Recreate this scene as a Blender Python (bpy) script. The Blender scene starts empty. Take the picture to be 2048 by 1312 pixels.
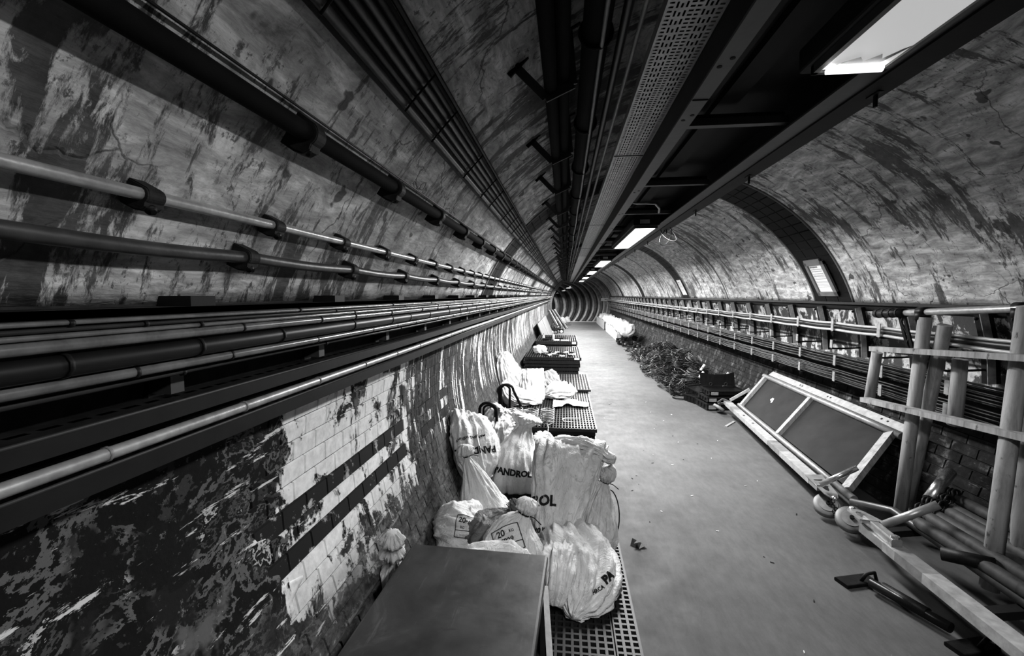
import bpy, bmesh, math, random
from mathutils import Vector, Matrix, noise as mnoise
from mathutils.bvhtree import BVHTree
random.seed(7)
R = math.radians
sc = bpy.context.scene
COL = sc.collection

# ------------------------------------------------------------------ camera, world, exposure
EYE = 1.684
cam_d = bpy.data.cameras.new('camera'); cam_d.sensor_width = 36.0; cam_d.lens = 16.0
cam_d.clip_start = 0.02; cam_d.clip_end = 200
cam = bpy.data.objects.new('camera', cam_d); COL.objects.link(cam)
cam.location = (0, 0, EYE)
cam.rotation_euler = (R(90 - 4.147), 0, R(6.625))
sc.camera = cam
world = bpy.data.worlds.new('world'); sc.world = world; world.use_nodes = True
world.node_tree.nodes['Background'].inputs[0].default_value = (0, 0, 0, 1)
world.node_tree.nodes['Background'].inputs[1].default_value = 0.0
vs = sc.view_settings
vs.view_transform = 'Standard'; vs.look = 'None'; vs.gamma = 1.0; vs.use_curve_mapping = False
vs.exposure = 0.0
LAMP_W = 340.0          # watts of each working ceiling lamp
DIM_W = 60.0            # the failing lamp above the cabinet

# tunnel section (metres): circle centre, radius; floor at z = 0
CX, CZ, RT = 0.927, 1.006, 1.926
Y0, Y1 = -3.5, 28.6
def arc(a, inset=0.0):
    return CX + (RT - inset) * math.cos(R(a)), CZ + (RT - inset) * math.sin(R(a))

# ------------------------------------------------------------------ materials
MATS = {}
class N:
    def __init__(s, name):
        s.m = bpy.data.materials.new(name); s.m.use_nodes = True
        s.t = s.m.node_tree; s.t.nodes.clear()
        s.out = s.t.nodes.new('ShaderNodeOutputMaterial')
        s.b = s.t.nodes.new('ShaderNodeBsdfPrincipled')
        s.t.links.new(s.b.outputs[0], s.out.inputs[0])
        MATS[name] = s.m
    def node(s, ty, **kw):
        n = s.t.nodes.new(ty)
        for k, v in kw.items(): setattr(n, k, v)
        return n
    def put(s, sock, v):
        if hasattr(v, 'is_output') or hasattr(v, 'links'): s.t.links.new(v, sock)
        elif isinstance(v, (tuple, list)): sock.default_value = v if len(v) == len(sock.default_value) else (*v, 1)
        else:
            try: sock.default_value = v
            except TypeError: sock.default_value = (v, v, v, 1)
    def pos(s, scale=(1, 1, 1), loc=(0, 0, 0), rot=(0, 0, 0), src='pos'):
        if src == 'pos': o = s.node('ShaderNodeNewGeometry').outputs['Position']
        elif src == 'uv': o = s.node('ShaderNodeTexCoord').outputs['UV']
        else: o = s.node('ShaderNodeTexCoord').outputs['Object']
        mp = s.node('ShaderNodeMapping'); s.put(mp.inputs[0], o)
        mp.inputs['Location'].default_value = loc; mp.inputs['Scale'].default_value = scale; mp.inputs['Rotation'].default_value = rot
        return mp.outputs[0]
    def noise(s, vec, scale=1, detail=4, rough=.55, dist=0.0):
        n = s.node('ShaderNodeTexNoise'); s.put(n.inputs['Vector'], vec)
        n.inputs['Scale'].default_value = scale; n.inputs['Detail'].default_value = detail
        n.inputs['Roughness'].default_value = rough; n.inputs['Distortion'].default_value = dist
        return n.outputs[0]
    def voro(s, vec, scale=1, feature='F1', out=0, metric='EUCLIDEAN', rnd=1.0):
        n = s.node('ShaderNodeTexVoronoi', feature=feature)
        if feature != 'DISTANCE_TO_EDGE': n.distance = metric
        s.put(n.inputs['Vector'], vec); n.inputs['Scale'].default_value = scale; n.inputs['Randomness'].default_value = rnd
        return n.outputs[out]
    def ramp(s, f, pts, interp='LINEAR'):
        n = s.node('ShaderNodeValToRGB'); cr = n.color_ramp; cr.interpolation = interp
        while len(cr.elements) < len(pts): cr.elements.new(.5)
        for e, (p, v) in zip(cr.elements, pts): e.position = p; e.color = (v, v, v, 1)
        s.put(n.inputs[0], f); return n.outputs[0]
    def mix(s, f, a, b):
        n = s.node('ShaderNodeMix', data_type='RGBA')
        s.put(n.inputs[0], f)
        for i, v in ((6, a), (7, b)):
            if hasattr(v, 'links'): s.t.links.new(v, n.inputs[i])
            else: n.inputs[i].default_value = (v, v, v, 1)
        return n.outputs[2]
    def math(s, op, a, b=0.0, c=0.0, clamp=False):
        n = s.node('ShaderNodeMath', operation=op, use_clamp=clamp)
        s.put(n.inputs[0], a); s.put(n.inputs[1], b); s.put(n.inputs[2], c)
        return n.outputs[0]
    def sep(s, v):
        n = s.node('ShaderNodeSeparateXYZ'); s.put(n.inputs[0], v); return n.outputs
    def bump(s, h, strength=.3, dist=.01):
        n = s.node('ShaderNodeBump'); n.inputs['Strength'].default_value = strength; n.inputs['Distance'].default_value = dist
        s.put(n.inputs['Height'], h); s.t.links.new(n.outputs[0], s.b.inputs['Normal'])
    def fin(s, col, rough=.6, metal=0.0, spec=None):
        s.put(s.b.inputs['Base Color'], col); s.put(s.b.inputs['Roughness'], rough); s.put(s.b.inputs['Metallic'], metal)
        if spec is not None: s.b.inputs['Specular IOR Level'].default_value = spec
        return s.m

def plain(name, v, rough=.6, metal=0.0, var=.25, scale=8, bump=0.0, src='obj', spec=None, stretch=(1, 1, 1)):
    if spec is None and v < .03: spec = .10
    n = N(name); p = n.pos(stretch, src=src)
    f = n.noise(p, scale, 5, .6)
    c = n.ramp(f, [(.3, v * (1 - var)), (.7, min(1, v * (1 + var)))])
    if bump: n.bump(n.noise(p, scale * 4, 3), bump, .004)
    return n.fin(c, rough, metal, spec)

def plaster():
    n = N('vault_plaster'); uv = n.pos((1, 1, 1), src='uv')
    big = n.noise(uv, .9, 5, .6, .4)
    streak = n.noise(n.pos((3.4, .8, 1), src='uv'), 2.2, 8, .68, .35)
    fine = n.noise(n.pos((7.0, 2.2, 1), src='uv'), 6, 7, .75, .6)
    base = n.ramp(n.noise(n.pos((1.6, 5, 1), src='uv'), 3, 7, .7, .5), [(.30, .10), (.5, .38), (.68, .78)])
    m = n.math('ADD', n.math('MULTIPLY', streak, .62), n.math('MULTIPLY', big, .42))
    m = n.math('ADD', m, n.math('MULTIPLY', n.math('SUBTRACT', fine, .5), .30))
    peel = n.ramp(m, [(.468, 1), (.505, .0)])
    dark = n.ramp(n.noise(uv, 9, 6, .7), [(.3, .015), (.7, .10)])
    c = n.mix(peel, base, dark)
    # small chips and flecks
    chips = n.ramp(n.noise(n.pos((1.5, 1, 1), src='uv'), 26, 6, .75), [(.565, 0), (.60, 1)])
    area = n.ramp(n.noise(uv, 2.3, 3, .5), [(.42, 0), (.55, 1)])
    c = n.mix(n.math('MULTIPLY', n.math('MULTIPLY', chips, area), .85), c, dark)
    blot = n.ramp(n.noise(uv, 5.5, 3, .55), [(.655, 0), (.675, 1)])
    c = n.mix(n.math('MULTIPLY', blot, .9), c, .012)
    # cracks
    wob = n.node('ShaderNodeVectorMath', operation='ADD'); n.put(wob.inputs[0], uv)
    nt = n.node('ShaderNodeTexNoise'); n.put(nt.inputs['Vector'], uv); nt.inputs['Scale'].default_value = 3.0; nt.inputs['Detail'].default_value = 6
    sc_ = n.node('ShaderNodeVectorMath', operation='SCALE'); n.put(sc_.inputs[0], nt.outputs['Color']); sc_.inputs['Scale'].default_value = .55
    n.put(wob.inputs[1], sc_.outputs[0])
    e = n.voro(wob.outputs[0], 1.15, 'DISTANCE_TO_EDGE')
    crack = n.ramp(e, [(.0, 1), (.008, 0)])
    cm = n.ramp(n.noise(uv, 1.3, 2), [(.46, 0), (.54, 1)])
    crack = n.math('MULTIPLY', crack, cm)
    c = n.mix(n.math('MULTIPLY', crack, .9), c, .015)
    h = n.math('SUBTRACT', n.math('SUBTRACT', n.noise(n.pos((2, 8, 1), src='uv'), 6, 6), n.math('MULTIPLY', peel, .35)), crack)
    n.bump(h, .45, .008)
    return n.fin(c, .62, 0, .35)
plaster()

def poster_wall():
    """glazed tiles under torn posters, adhesive and black paint (left wall)"""
    n = N('poster_tiles')
    P = n.pos(); x, y, z = n.sep(P)
    tone = n.ramp(n.noise(n.pos((1, 1, 1)), 22, 6, .7), [(.3, .55), (.7, .86)])
    # torn layers: blocky poster remains in greys
    wob = n.pos((1, 1, 1))
    nt = n.node('ShaderNodeTexNoise'); n.put(nt.inputs['Vector'], wob); nt.inputs['Scale'].default_value = 5; nt.inputs['Detail'].default_value = 8; nt.inputs['Roughness'].default_value = .7
    ad = n.node('ShaderNodeVectorMath', operation='MULTIPLY_ADD'); n.put(ad.inputs[0], nt.outputs['Color']); ad.inputs[1].default_value = (.22, .22, .22); n.put(ad.inputs[2], P)
    mp = n.node('ShaderNodeMapping'); n.put(mp.inputs[0], ad.outputs[0]); mp.inputs['Scale'].default_value = (.3, 3.4, 4.6)
    cell = n.voro(mp.outputs[0], 1.0, 'F1', 1, 'CHEBYCHEV')
    cellv = n.sep(cell)[0]
    paper = n.ramp(cellv, [(.0, .005), (.30, .010), (.46, .035), (.60, .09), (.74, .006), (.88, .20)], 'CONSTANT')
    lay = n.noise(n.pos((1, 1.0, 1.25)), 4.2, 8, .64, .25)
    torn = n.ramp(lay, [(.0, .003), (.36, .03), (.41, .004), (.50, .09), (.535, .005), (.575, .05), (.60, .006), (.635, .38), (.66, .01)], 'CONSTANT')
    paper = n.mix(n.ramp(n.noise(n.pos((1, 1, 1), (3, 3, 3)), 2.6, 5, .6), [(.44, 0), (.50, 1)]), paper, torn)
    paper = n.mix(n.ramp(n.noise(P, 34, 6, .75), [(.60, 0), (.66, .8)]), paper, n.ramp(n.noise(P, 60, 4, .7), [(.35, .01), (.7, .30)]))
    # how much paint is left: heavy near the cabinet, thin in the clean patch, streaky beyond
    hv = n.ramp(n.math('DIVIDE', y, 10.0), [(.0, .80), (.128, .72), (.152, .40), (.24, .47), (.32, .57), (.6, .55), (1, .53)])
    lowz = n.ramp(z, [(.30, .16), (.62, .0)])
    f = n.noise(n.pos((1.2, 1.4, 1.1)), 3.4, 10, .70, .5)
    st = n.noise(n.pos((1, 5.5, .55)), 2.4, 9, .7, .3)
    far = n.ramp(n.math('DIVIDE', y, 10.0), [(.22, 0), (.34, 1)])
    f = n.mix(far, f, st)
    fv = n.math('ADD', n.sep(f)[0], n.math('MULTIPLY', n.math('SUBTRACT', n.noise(P, 30, 5, .7), .5), .10))
    keep = n.math('SUBTRACT', n.math('ADD', hv, lowz), fv)
    keep = n.ramp(n.math('ADD', n.math('MULTIPLY', keep, 4.0), .5), [(.40, 0), (.52, 1)])
    paper = n.mix(n.math('MULTIPLY', far, .8), paper, n.ramp(n.noise(n.pos((1, 9, 1)), 4, 5), [(.45, .005), (.62, .05)]))
    c = n.mix(keep, tone, paper)
    # two dark bands of glazed tile in the clean patch
    # dirt wash low on the wall
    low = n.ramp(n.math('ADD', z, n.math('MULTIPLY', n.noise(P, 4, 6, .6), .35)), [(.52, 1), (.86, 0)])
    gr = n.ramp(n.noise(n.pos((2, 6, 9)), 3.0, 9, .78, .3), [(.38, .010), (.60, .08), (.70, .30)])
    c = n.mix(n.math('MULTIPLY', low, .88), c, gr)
    # scratches torn along the wall
    sr = n.ramp(n.noise(n.pos((1, 1.1, 7.5), rot=(R(14), 0, 0)), 3.2, 7, .72, .25), [(.595, 0), (.615, 1)])
    near = n.ramp(n.math('DIVIDE', y, 10.0), [(.14, 1), (.2, .35), (.3, .0)])
    c = n.mix(n.math('MULTIPLY', n.math('MULTIPLY', sr, near), n.ramp(z, [(.3, 0), (.5, .9)])), c, .62)
    n.bump(n.math('ADD', n.math('MULTIPLY', keep, .6), n.noise(P, 30, 5)), .35, .006)
    return n.fin(c, n.mix(keep, .35, .8), 0, .12)
poster_wall()

def band_tile():
    n = N('dark_glazed_tile'); P = n.pos()
    ch = n.ramp(n.noise(P, 9, 8, .72), [(.57, 0), (.60, 1)])
    y = n.sep(P)[1]
    c = n.mix(n.math('MULTIPLY', ch, .9), .012, n.ramp(n.noise(P, 20, 5), [(.3, .1), (.7, .5)]))
    n.bump(n.noise(P, 20, 4), .15, .003)
    return n.fin(c, .5, 0, .12)
band_tile()

def brick_right():
    n = N('grimy_brick'); P = n.pos()
    c = n.ramp(n.noise(P, 7, 8, .72, .4), [(.42, .003), (.54, .012), (.63, .07), (.72, .24)])
    sr = n.ramp(n.noise(n.pos((1, 2, 9), rot=(R(-35), 0, 0)), 3, 7, .7), [(.62, 0), (.66, 1)])
    c = n.mix(n.math('MULTIPLY', sr, .4), c, .12)
    n.bump(n.noise(P, 24, 6), .5, .008)
    return n.fin(c, .8, 0, .1)
brick_right()

def peeled_white():
    n = N('peeled_white_paint'); P = n.pos()
    f = n.noise(n.pos((1, 1.4, 1)), 4.5, 9, .7, .4)
    k = n.ramp(f, [(.49, 0), (.53, 1)])
    w = n.ramp(n.noise(P, 25, 5), [(.3, .25), (.7, .5)])
    c = n.mix(k, .02, w)
    sp = n.ramp(n.noise(P, 45, 4, .7), [(.36, 1), (.40, 0)])
    c = n.mix(n.math('MULTIPLY', sp, .9), c, .015)
    n.bump(n.math('ADD', k, n.noise(P, 40, 4)), .3, .005)
    return n.fin(c, .55)
peeled_white()

def concrete():
    n = N('concrete_floor'); P = n.pos()
    a = n.ramp(n.noise(P, 1.1, 6, .6, .3), [(.3, .052), (.7, .085)])
    b = n.ramp(n.noise(n.pos((2.2, .7, 1)), 9, 8, .75), [(.3, .75), (.7, 1.15)])
    mul = n.node('ShaderNodeMix', data_type='RGBA', blend_type='MULTIPLY'); mul.inputs[0].default_value = 1
    n.t.links.new(a, mul.inputs[6]); n.t.links.new(b, mul.inputs[7])
    c = mul.outputs[2]
    spk = n.ramp(n.noise(P, 70, 3, .6), [(.72, 0), (.76, 1)])
    c = n.mix(n.math('MULTIPLY', spk, .5), c, .25)
    st = n.ramp(n.noise(P, 4.2, 5, .6, .5), [(.66, 0), (.74, 1)])
    c = n.mix(n.math('MULTIPLY', st, .45), c, .04)
    n.bump(n.noise(n.pos((1, .6, 1)), 40, 6), .25, .004)
    return n.fin(c, n.ramp(n.noise(P, 5, 4), [(.3, .62), (.7, .8)]), 0, .18)
concrete()

def sackcloth(name, v, dirt, crease_shade=.35):
    n = N(name); P = n.pos(src='obj')
    d = n.ramp(n.noise(n.pos((1, 1, .45), src='obj'), 7, 8, .7, .3), [(.52 - dirt, 1), (.66, 0)])
    c = n.mix(n.math('MULTIPLY', d, .5), v, v * .35)
    f1 = n.noise(n.pos((2.2, 16, 1), src='uv'), 1.0, 5, .6, .8); f2 = n.noise(n.pos((9, 22, 1), src='uv'), 1.0, 5, .6, 1.2)
    r1 = n.math('ABSOLUTE', n.math('SUBTRACT', f1, .5)); r2 = n.math('ABSOLUTE', n.math('SUBTRACT', f2, .5))
    h = n.math('ADD', n.math('MULTIPLY', r1, -3.0), n.math('MULTIPLY', r2, -1.6))
    n.bump(h, .50, .018)
    cr = n.ramp(r1, [(.0, .6), (.014, 0)])
    c = n.mix(n.math('MULTIPLY', cr, crease_shade), c, .10)  # dark lines along the folds: crease shade painted into the sack colour
    return n.fin(c, .5, 0, .3)
sackcloth('white_sack', .92, -.10, .5); sackcloth('dirty_sack', .78, .06, .8); sackcloth('grey_sack', .16, .10); sackcloth('clean_sack', .92, -.2)
sackcloth('clear_grey_sack', .42, -.1); sackcloth('far_bag', .5, 0)

def wood(name, v):
    n = N(name)
    g = n.noise(n.pos((6, 6, .8), src='obj'), 4, 7, .65, .5)
    c = n.ramp(g, [(.3, v * .45), (.5, v * .9), (.7, v * 1.2)])
    k = n.ramp(n.noise(n.pos((1, 1, .7), src='obj'), 16, 4, .6), [(.64, 0), (.70, 1)])
    c = n.mix(n.math('MULTIPLY', k, .85), c, .03)
    n.bump(g, .3, .004)
    return n.fin(c, .65, 0, .2)
wood('pale_wood', .26); wood('dark_wood', .03)

def sheet_metal():
    n = N('scuffed_sheet'); P = n.pos(src='obj')
    c = n.ramp(n.noise(n.pos((1, 1, 1), src='obj'), 3.5, 8, .68, .8), [(.3, .012), (.58, .030), (.72, .075)])
    s1 = n.ramp(n.noise(n.pos((14, 1.2, 3), src='obj', rot=(0, 0, R(35))), 3, 7, .75), [(.60, 0), (.66, 1)])
    s2 = n.ramp(n.noise(n.pos((1.5, 10, 3), src='obj', rot=(0, 0, R(20))), 3, 6, .7), [(.64, 0), (.67, 1)])
    c = n.mix(n.math('MULTIPLY', s1, .35), c, .12); c = n.mix(n.math('MULTIPLY', s2, .7), c, .004)
    n.bump(n.noise(P, 6, 5), .22, .008)
    return n.fin(c, n.ramp(n.noise(P, 7, 6), [(.3, .32), (.7, .55)]), .35, .5)
sheet_metal()

plain('dark_glaze', .004, .6, 0, .4, 14, .1, 'pos', .08)
plain('mortar', 0.012, .8, 0, .5, 20, .3, 'pos')
plain('joint', .018, .8, 0, .5, 20, .3, 'pos')
plain('black_iron', 0.006, .5, 0, .5, 30, .2)
plain('black_cable', .005, .42, 0, .4, 9, spec=.2)
plain('matte_black', .004, .8, 0, .4, 9, spec=.05)
plain('gloss_grey', .085, .24, 0, .5, 14, .05, spec=.9)
plain('dark_cable', 0.02, .38, 0, .4, 9)
plain('grey_conduit', .36, .34, .55, .35, 22, .15)
plain('grey_cable', 0.3, .4, 0, .25, 14)
plain('dull_conduit', 0.05, .42, .5, .4, 14, .15)
plain('galvanised', 0.33, .38, .55, .3, 26, .1)
plain('galv_tray', .30, .45, .5, .3, 20, .1)
plain('dark_tray', 0.014, .45, 0, .4, 16, .1)
plain('painted_beam', 0.04, .5, .1, .25, 8, .1)
plain('dark_beam', 0.009, .55, 0, .3, 8, .1)
plain('dark_panel', 0.006, .6, 0, .5, 4)
plain('black_rubber', 0.007, .45, 0, .4, 30, .2)
plain('black_plastic', 0.006, .28, 0, .3, 12)
plain('bright_steel', 0.5, .25, .9, .25, 20, .1)
plain('aluminium', 0.3, .36, .6, .25, 16, .15)
plain('worn_white_paint', 0.26, .45, 0, .3, 18, .15)
plain('grey_paint', 0.15, .5, 0, .3, 18, .15)
plain('plywood', 0.012, .75, 0, .35, 4, .08)
plain('grating_plastic', .016, .42, 0, .35, 12, .1)
plain('white_label', .75, .5, 0, .1, 10)
plain('ink', .012, .7, 0, .1, 10)
plain('white_board', 0.42, .5, 0, .1, 5)
plain('paper', .66, .7, 0, .12, 30)
plain('frame_grey', .10, .5, 0, .2, 10)
plain('wire_dark', 0.008, .4, .3, .5, 30)
plain('wire_steel', 0.07, .35, .7, .4, 30)
plain('coil_wire', .22, .4, .2, .3, 30)
plain('rust_iron', 0.014, .6, 0, .5, 18, .3)
plain('rib_iron', 0.2, .5, .3, .5, 5, .3, 'pos')
plain('rib_panel', 0.02, .6, .2, .7, 3, .2, 'pos')
def emit(name, v, strength):
    n = N(name); n.b.inputs['Base Color'].default_value = (v, v, v, 1)
    n.b.inputs['Emission Color'].default_value = (1, 1, 1, 1); n.b.inputs['Emission Strength'].default_value = strength
    return n.m
emit('lit_diffuser', .8, 6.0); emit('dim_diffuser', .5, .42); emit('bare_tube', .8, 1.4)

# ------------------------------------------------------------------ mesh builder
class MB:
    def __init__(s): s.v = []; s.f = []; s.uv = None
    def add(s, vs, fs):
        o = len(s.v); s.v += [Vector(p) for p in vs]; s.f += [tuple(i + o for i in f) for f in fs]; return s
    def box(s, x0, y0, z0, x1, y1, z1):
        return s.add([(x0,y0,z0),(x1,y0,z0),(x1,y1,z0),(x0,y1,z0),(x0,y0,z1),(x1,y0,z1),(x1,y1,z1),(x0,y1,z1)],
                     [(0,3,2,1),(4,5,6,7),(0,1,5,4),(1,2,6,5),(2,3,7,6),(3,0,4,7)])
    def bar(s, a, b, w, h, up=(0, 0, 1), bev=0.0):
        a, b = Vector(a), Vector(b); d = (b - a).normalized(); u = Vector(up)
        r = d.cross(u)
        if r.length < 1e-4: r = d.cross(Vector((1, 0, 0)))
        r.normalize(); u = r.cross(d).normalized()
        if bev > 0:
            prof = []
            for sx, sy in ((1,1),(-1,1),(-1,-1),(1,-1)):
                for k in range(3):
                    t = {(1,1):0,(-1,1):90,(-1,-1):180,(1,-1):270}[(sx,sy)] + 45 * k
                    prof.append((sx*(w/2-bev)+bev*math.cos(R(t)), sy*(h/2-bev)+bev*math.sin(R(t))))
        else: prof = [(w/2,h/2),(-w/2,h/2),(-w/2,-h/2),(w/2,-h/2)]
        n = len(prof); vs = [p + r*x + u*y for p in (a, b) for x, y in prof]
        fs = [(i, (i+1) % n, (i+1) % n + n, i + n) for i in range(n)] + [tuple(range(n-1,-1,-1)), tuple(range(n, 2*n))]
        return s.add(vs, fs)
    def tube(s, path, r, n=8, caps=True, closed=False):
        P = [Vector(p) for p in path]; m = len(P); vs = []; u = None
        for i, p in enumerate(P):
            if closed: d = P[(i+1) % m] - P[i-1]
            else: d = P[min(i+1, m-1)] - P[max(i-1, 0)]
            d.normalize()
            if u is None:
                u = Vector((0,0,1)) if abs(d.z) < .9 else Vector((1,0,0))
            u = (u - d * u.dot(d))
            if u.length < 1e-5: u = d.orthogonal()
            u.normalize(); w = d.cross(u)
            rr = r[i] if isinstance(r, (list, tuple)) else r
            vs += [p + (u*math.cos(2*math.pi*k/n) + w*math.sin(2*math.pi*k/n))*rr for k in range(n)]
        fs = []
        for i in range(m if closed else m-1):
            j = (i+1) % m
            fs += [(i*n+k, i*n+(k+1) % n, j*n+(k+1) % n, j*n+k) for k in range(n)]
        if caps and not closed: fs += [tuple(range(n-1,-1,-1)), tuple(range((m-1)*n, m*n))]
        return s.add(vs, fs)
    def cyl(s, a, b, r, n=16, r2=None): return s.tube([a, b], [r, r if r2 is None else r2], n)
    def lathe(s, o, axis, prof, n=20):
        o = Vector(o); ax = Vector(axis).normalized(); u = ax.orthogonal().normalized(); w = ax.cross(u); vs = []; m = len(prof)
        for r, h in prof: vs += [o + ax*h + (u*math.cos(2*math.pi*k/n) + w*math.sin(2*math.pi*k/n))*r for k in range(n)]
        fs = [(i*n+k, i*n+(k+1) % n, (i+1)*n+(k+1) % n, (i+1)*n+k) for i in range(m-1) for k in range(n)]
        fs += [tuple(range(n-1,-1,-1)), tuple(range((m-1)*n, m*n))]
        return s.add(vs, fs)
    def prism(s, pts, d):
        """polygon pts (3d) extruded by vector d"""
        d = Vector(d); n = len(pts); P = [Vector(p) for p in pts]
        return s.add(P + [p + d for p in P], [tuple(range(n-1,-1,-1)), tuple(range(n, 2*n))] + [(i, (i+1) % n, (i+1) % n + n, i+n) for i in range(n)])
    def xf(s, M): s.v = [M @ p for p in s.v]; return s
    def mesh(s, name, mat, off=Vector(), smooth=False):
        me = bpy.data.meshes.new(name); me.from_pydata([p - off for p in s.v], [], s.f); me.update()
        if isinstance(mat, str): mat = MATS[mat]
        me.materials.append(mat)
        if smooth:
            for p in me.polygons: p.use_smooth = len(p.vertices) == 4
        return me

def tag(o, label=None, cat=None, group=None, kind=None):
    if label: o['label'] = label
    if cat: o['category'] = cat
    if group: o['group'] = group
    if kind: o['kind'] = kind
    return o
def obj(name, mb, mat, parent=None, smooth=False, origin=None):
    lo = Vector([min(p[i] for p in mb.v) for i in range(3)]); hi = Vector([max(p[i] for p in mb.v) for i in range(3)])
    org = Vector(((lo.x+hi.x)/2, (lo.y+hi.y)/2, lo.z)) if origin is None else Vector(origin)
    o = bpy.data.objects.new(name, mb.mesh(name, mat, org, smooth)); COL.objects.link(o)
    wl = Vector()
    p = parent
    while p: wl += p.location; p = p.parent
    o.location = org - wl; o.parent = parent
    return o
def thing(name, label, cat, loc, group=None):
    o = bpy.data.objects.new(name, None); COL.objects.link(o); o.location = loc; o.empty_display_size = .05
    return tag(o, label, cat, group)
def single(name, mb, mat, label, cat, group=None, smooth=False):
    return tag(obj(name, mb, mat, None, smooth), label, cat, group)
def struct(name, mb, mat, parent=None, smooth=False):
    o = obj(name, mb, mat, parent, smooth)
    if parent is None: o['kind'] = 'structure'
    return o
def copy_tree(o, parent=None):
    c = o.copy(); COL.objects.link(c); c.parent = parent
    for ch in [q for q in o.children]: copy_tree(ch, c)
    return c

# ------------------------------------------------------------------ the tunnel shell
def shell(name, a0, a1, mat, y0=Y0, y1=Y1, inset=0.0, na=48, thick=.12):
    """arc slab between two angles with uv in metres"""
    ny = max(2, int((y1 - y0) / 1.0)); me = bpy.data.meshes.new(name); V = []; F = []; UV = []
    for j in range(ny + 1):
        y = y0 + (y1 - y0) * j / ny
        for i in range(na + 1):
            a = a0 + (a1 - a0) * i / na; x, z = arc(a, inset); V.append((x, y, z)); UV.append((y, R(a) * RT))
    n = na + 1
    for j in range(ny):
        for i in range(na): F.append((j*n+i, j*n+i+1, (j+1)*n+i+1, (j+1)*n+i))
    me.from_pydata(V, [], F); me.update(); uvl = me.uv_layers.new(name='UVMap')
    for l in me.loops: uvl.data[l.index].uv = UV[l.vertex_index]
    me.materials.append(MATS[mat])
    for p in me.polygons: p.use_smooth = True
    o = bpy.data.objects.new(name, me); COL.objects.link(o)
    md = o.modifiers.new('thickness', 'SOLIDIFY'); md.thickness = thick; md.offset = -1.0

    o['kind'] = 'structure'; return o
A_DADO, A_LEDGE, A_FL, A_FR = 18.4, 160.0, 211.6, -31.6
ceiling = shell('ceiling', A_DADO, A_LEDGE, 'vault_plaster', na=90)
wall_left = shell('wall_left', A_LEDGE, A_FL + 2, 'joint', na=30)
wall_right = shell('wall_right', A_FR - 2, A_DADO, 'peeled_white_paint', na=30)
fl = MB().box(-1.1, Y0, -.15, 2.9, Y1 + .35, 0); floor = struct('floor', fl, 'concrete_floor')
# end of the tunnel behind the viewer
back = MB(); back.lathe((CX, Y0 - .1, CZ), (0, 1, 0), [(2.1, 0), (2.1, .1)], 48); struct('wall_back', back, 'dark_panel')

# tiles of the left wall: each one a piece
def tile_mesh(name, w, h, d, mat):
    m = MB(); b = min(.004, h * .08)
    m.add([(-w/2,-h/2,0),(w/2,-h/2,0),(w/2,h/2,0),(-w/2,h/2,0),(-w/2+b,-h/2+b,d),(w/2-b,-h/2+b,d),(w/2-b,h/2-b,d),(-w/2+b,h/2-b,d)],
          [(0,3,2,1),(4,5,6,7),(0,1,5,4),(1,2,6,5),(2,3,7,6),(3,0,4,7)])
    return m.mesh(name, mat)
def tile_matrix(a, y, lift=0.0):
    """local x along the tunnel, local y up the arc, local z into the tunnel"""
    x, z = arc(a, -.002 + lift); nrm = Vector((-math.cos(R(a)), 0, -math.sin(R(a))))
    ey = Vector((-math.sin(R(a)), 0, math.cos(R(a))))
    if ey.z < 0: ey = -ey
    ex = ey.cross(nrm)
    M = Matrix((ex, ey, nrm)).transposed().to_4x4(); M.translation = Vector((x, y, z)); return M
def wall_pieces(wall, name, a_rows, w, h, y0, y1, limit, mat_for, d=.010, far_mats=('poster_tiles',), stuff_name='small_tiles', jit=.0012):
    cache = {}; cnt = 0; stuff = {}
    cells = []
    for r, a in enumerate(a_rows):
        off = (r % 2) * w / 2; k = 0; y = y0 + off
        while y < y1:
            cells.append((y, r, a)); y += w
    cells.sort(key=lambda c: c[0])
    rnd = random.Random(3)
    for y, r, a in cells:
        mt = mat_for(y, r); lift = rnd.uniform(0, jit)
        M = tile_matrix(a, y, lift) @ Matrix.Rotation(R(rnd.uniform(-.35, .35)), 4, 'X')
        if cnt < limit:
            if mt not in cache: cache[mt] = tile_mesh(name, w - .003, h - .003, d, mt)
            o = bpy.data.objects.new(name, cache[mt]); COL.objects.link(o); o.parent = wall; o.matrix_local = M; cnt += 1
        else:
            s = stuff.setdefault(mt, MB()); b = .002
            w2, h2 = (w-.003)/2, (h-.003)/2
            s.add([M @ Vector(p) for p in ((-w2,-h2,0),(w2,-h2,0),(w2,h2,0),(-w2,h2,0),(-w2+b,-h2+b,d),(w2-b,-h2+b,d),(w2-b,h2-b,d),(-w2+b,h2-b,d))],
                  [(4,5,6,7),(0,1,5,4),(1,2,6,5),(2,3,7,6),(3,0,4,7)])
    for mt, s in stuff.items():
        o = obj(stuff_name, s, mt, wall); o['kind'] = 'stuff'
TH = .0765
rowsL = [A_FL - .6 - i * math.degrees(TH / RT) for i in range(18)]
def left_mat(y, r):
    if r in (10, 12) and 1.35 < y < 2.62: return 'dark_glazed_tile'
    if r in (10, 12) and 3.0 < y < 3.9 and (int(y * 6.5) % 3): return 'dark_glazed_tile'
    return 'poster_tiles'
wall_pieces(wall_left, 'tile', rowsL, .152, TH, .62, 17.0, 300, left_mat)
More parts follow.
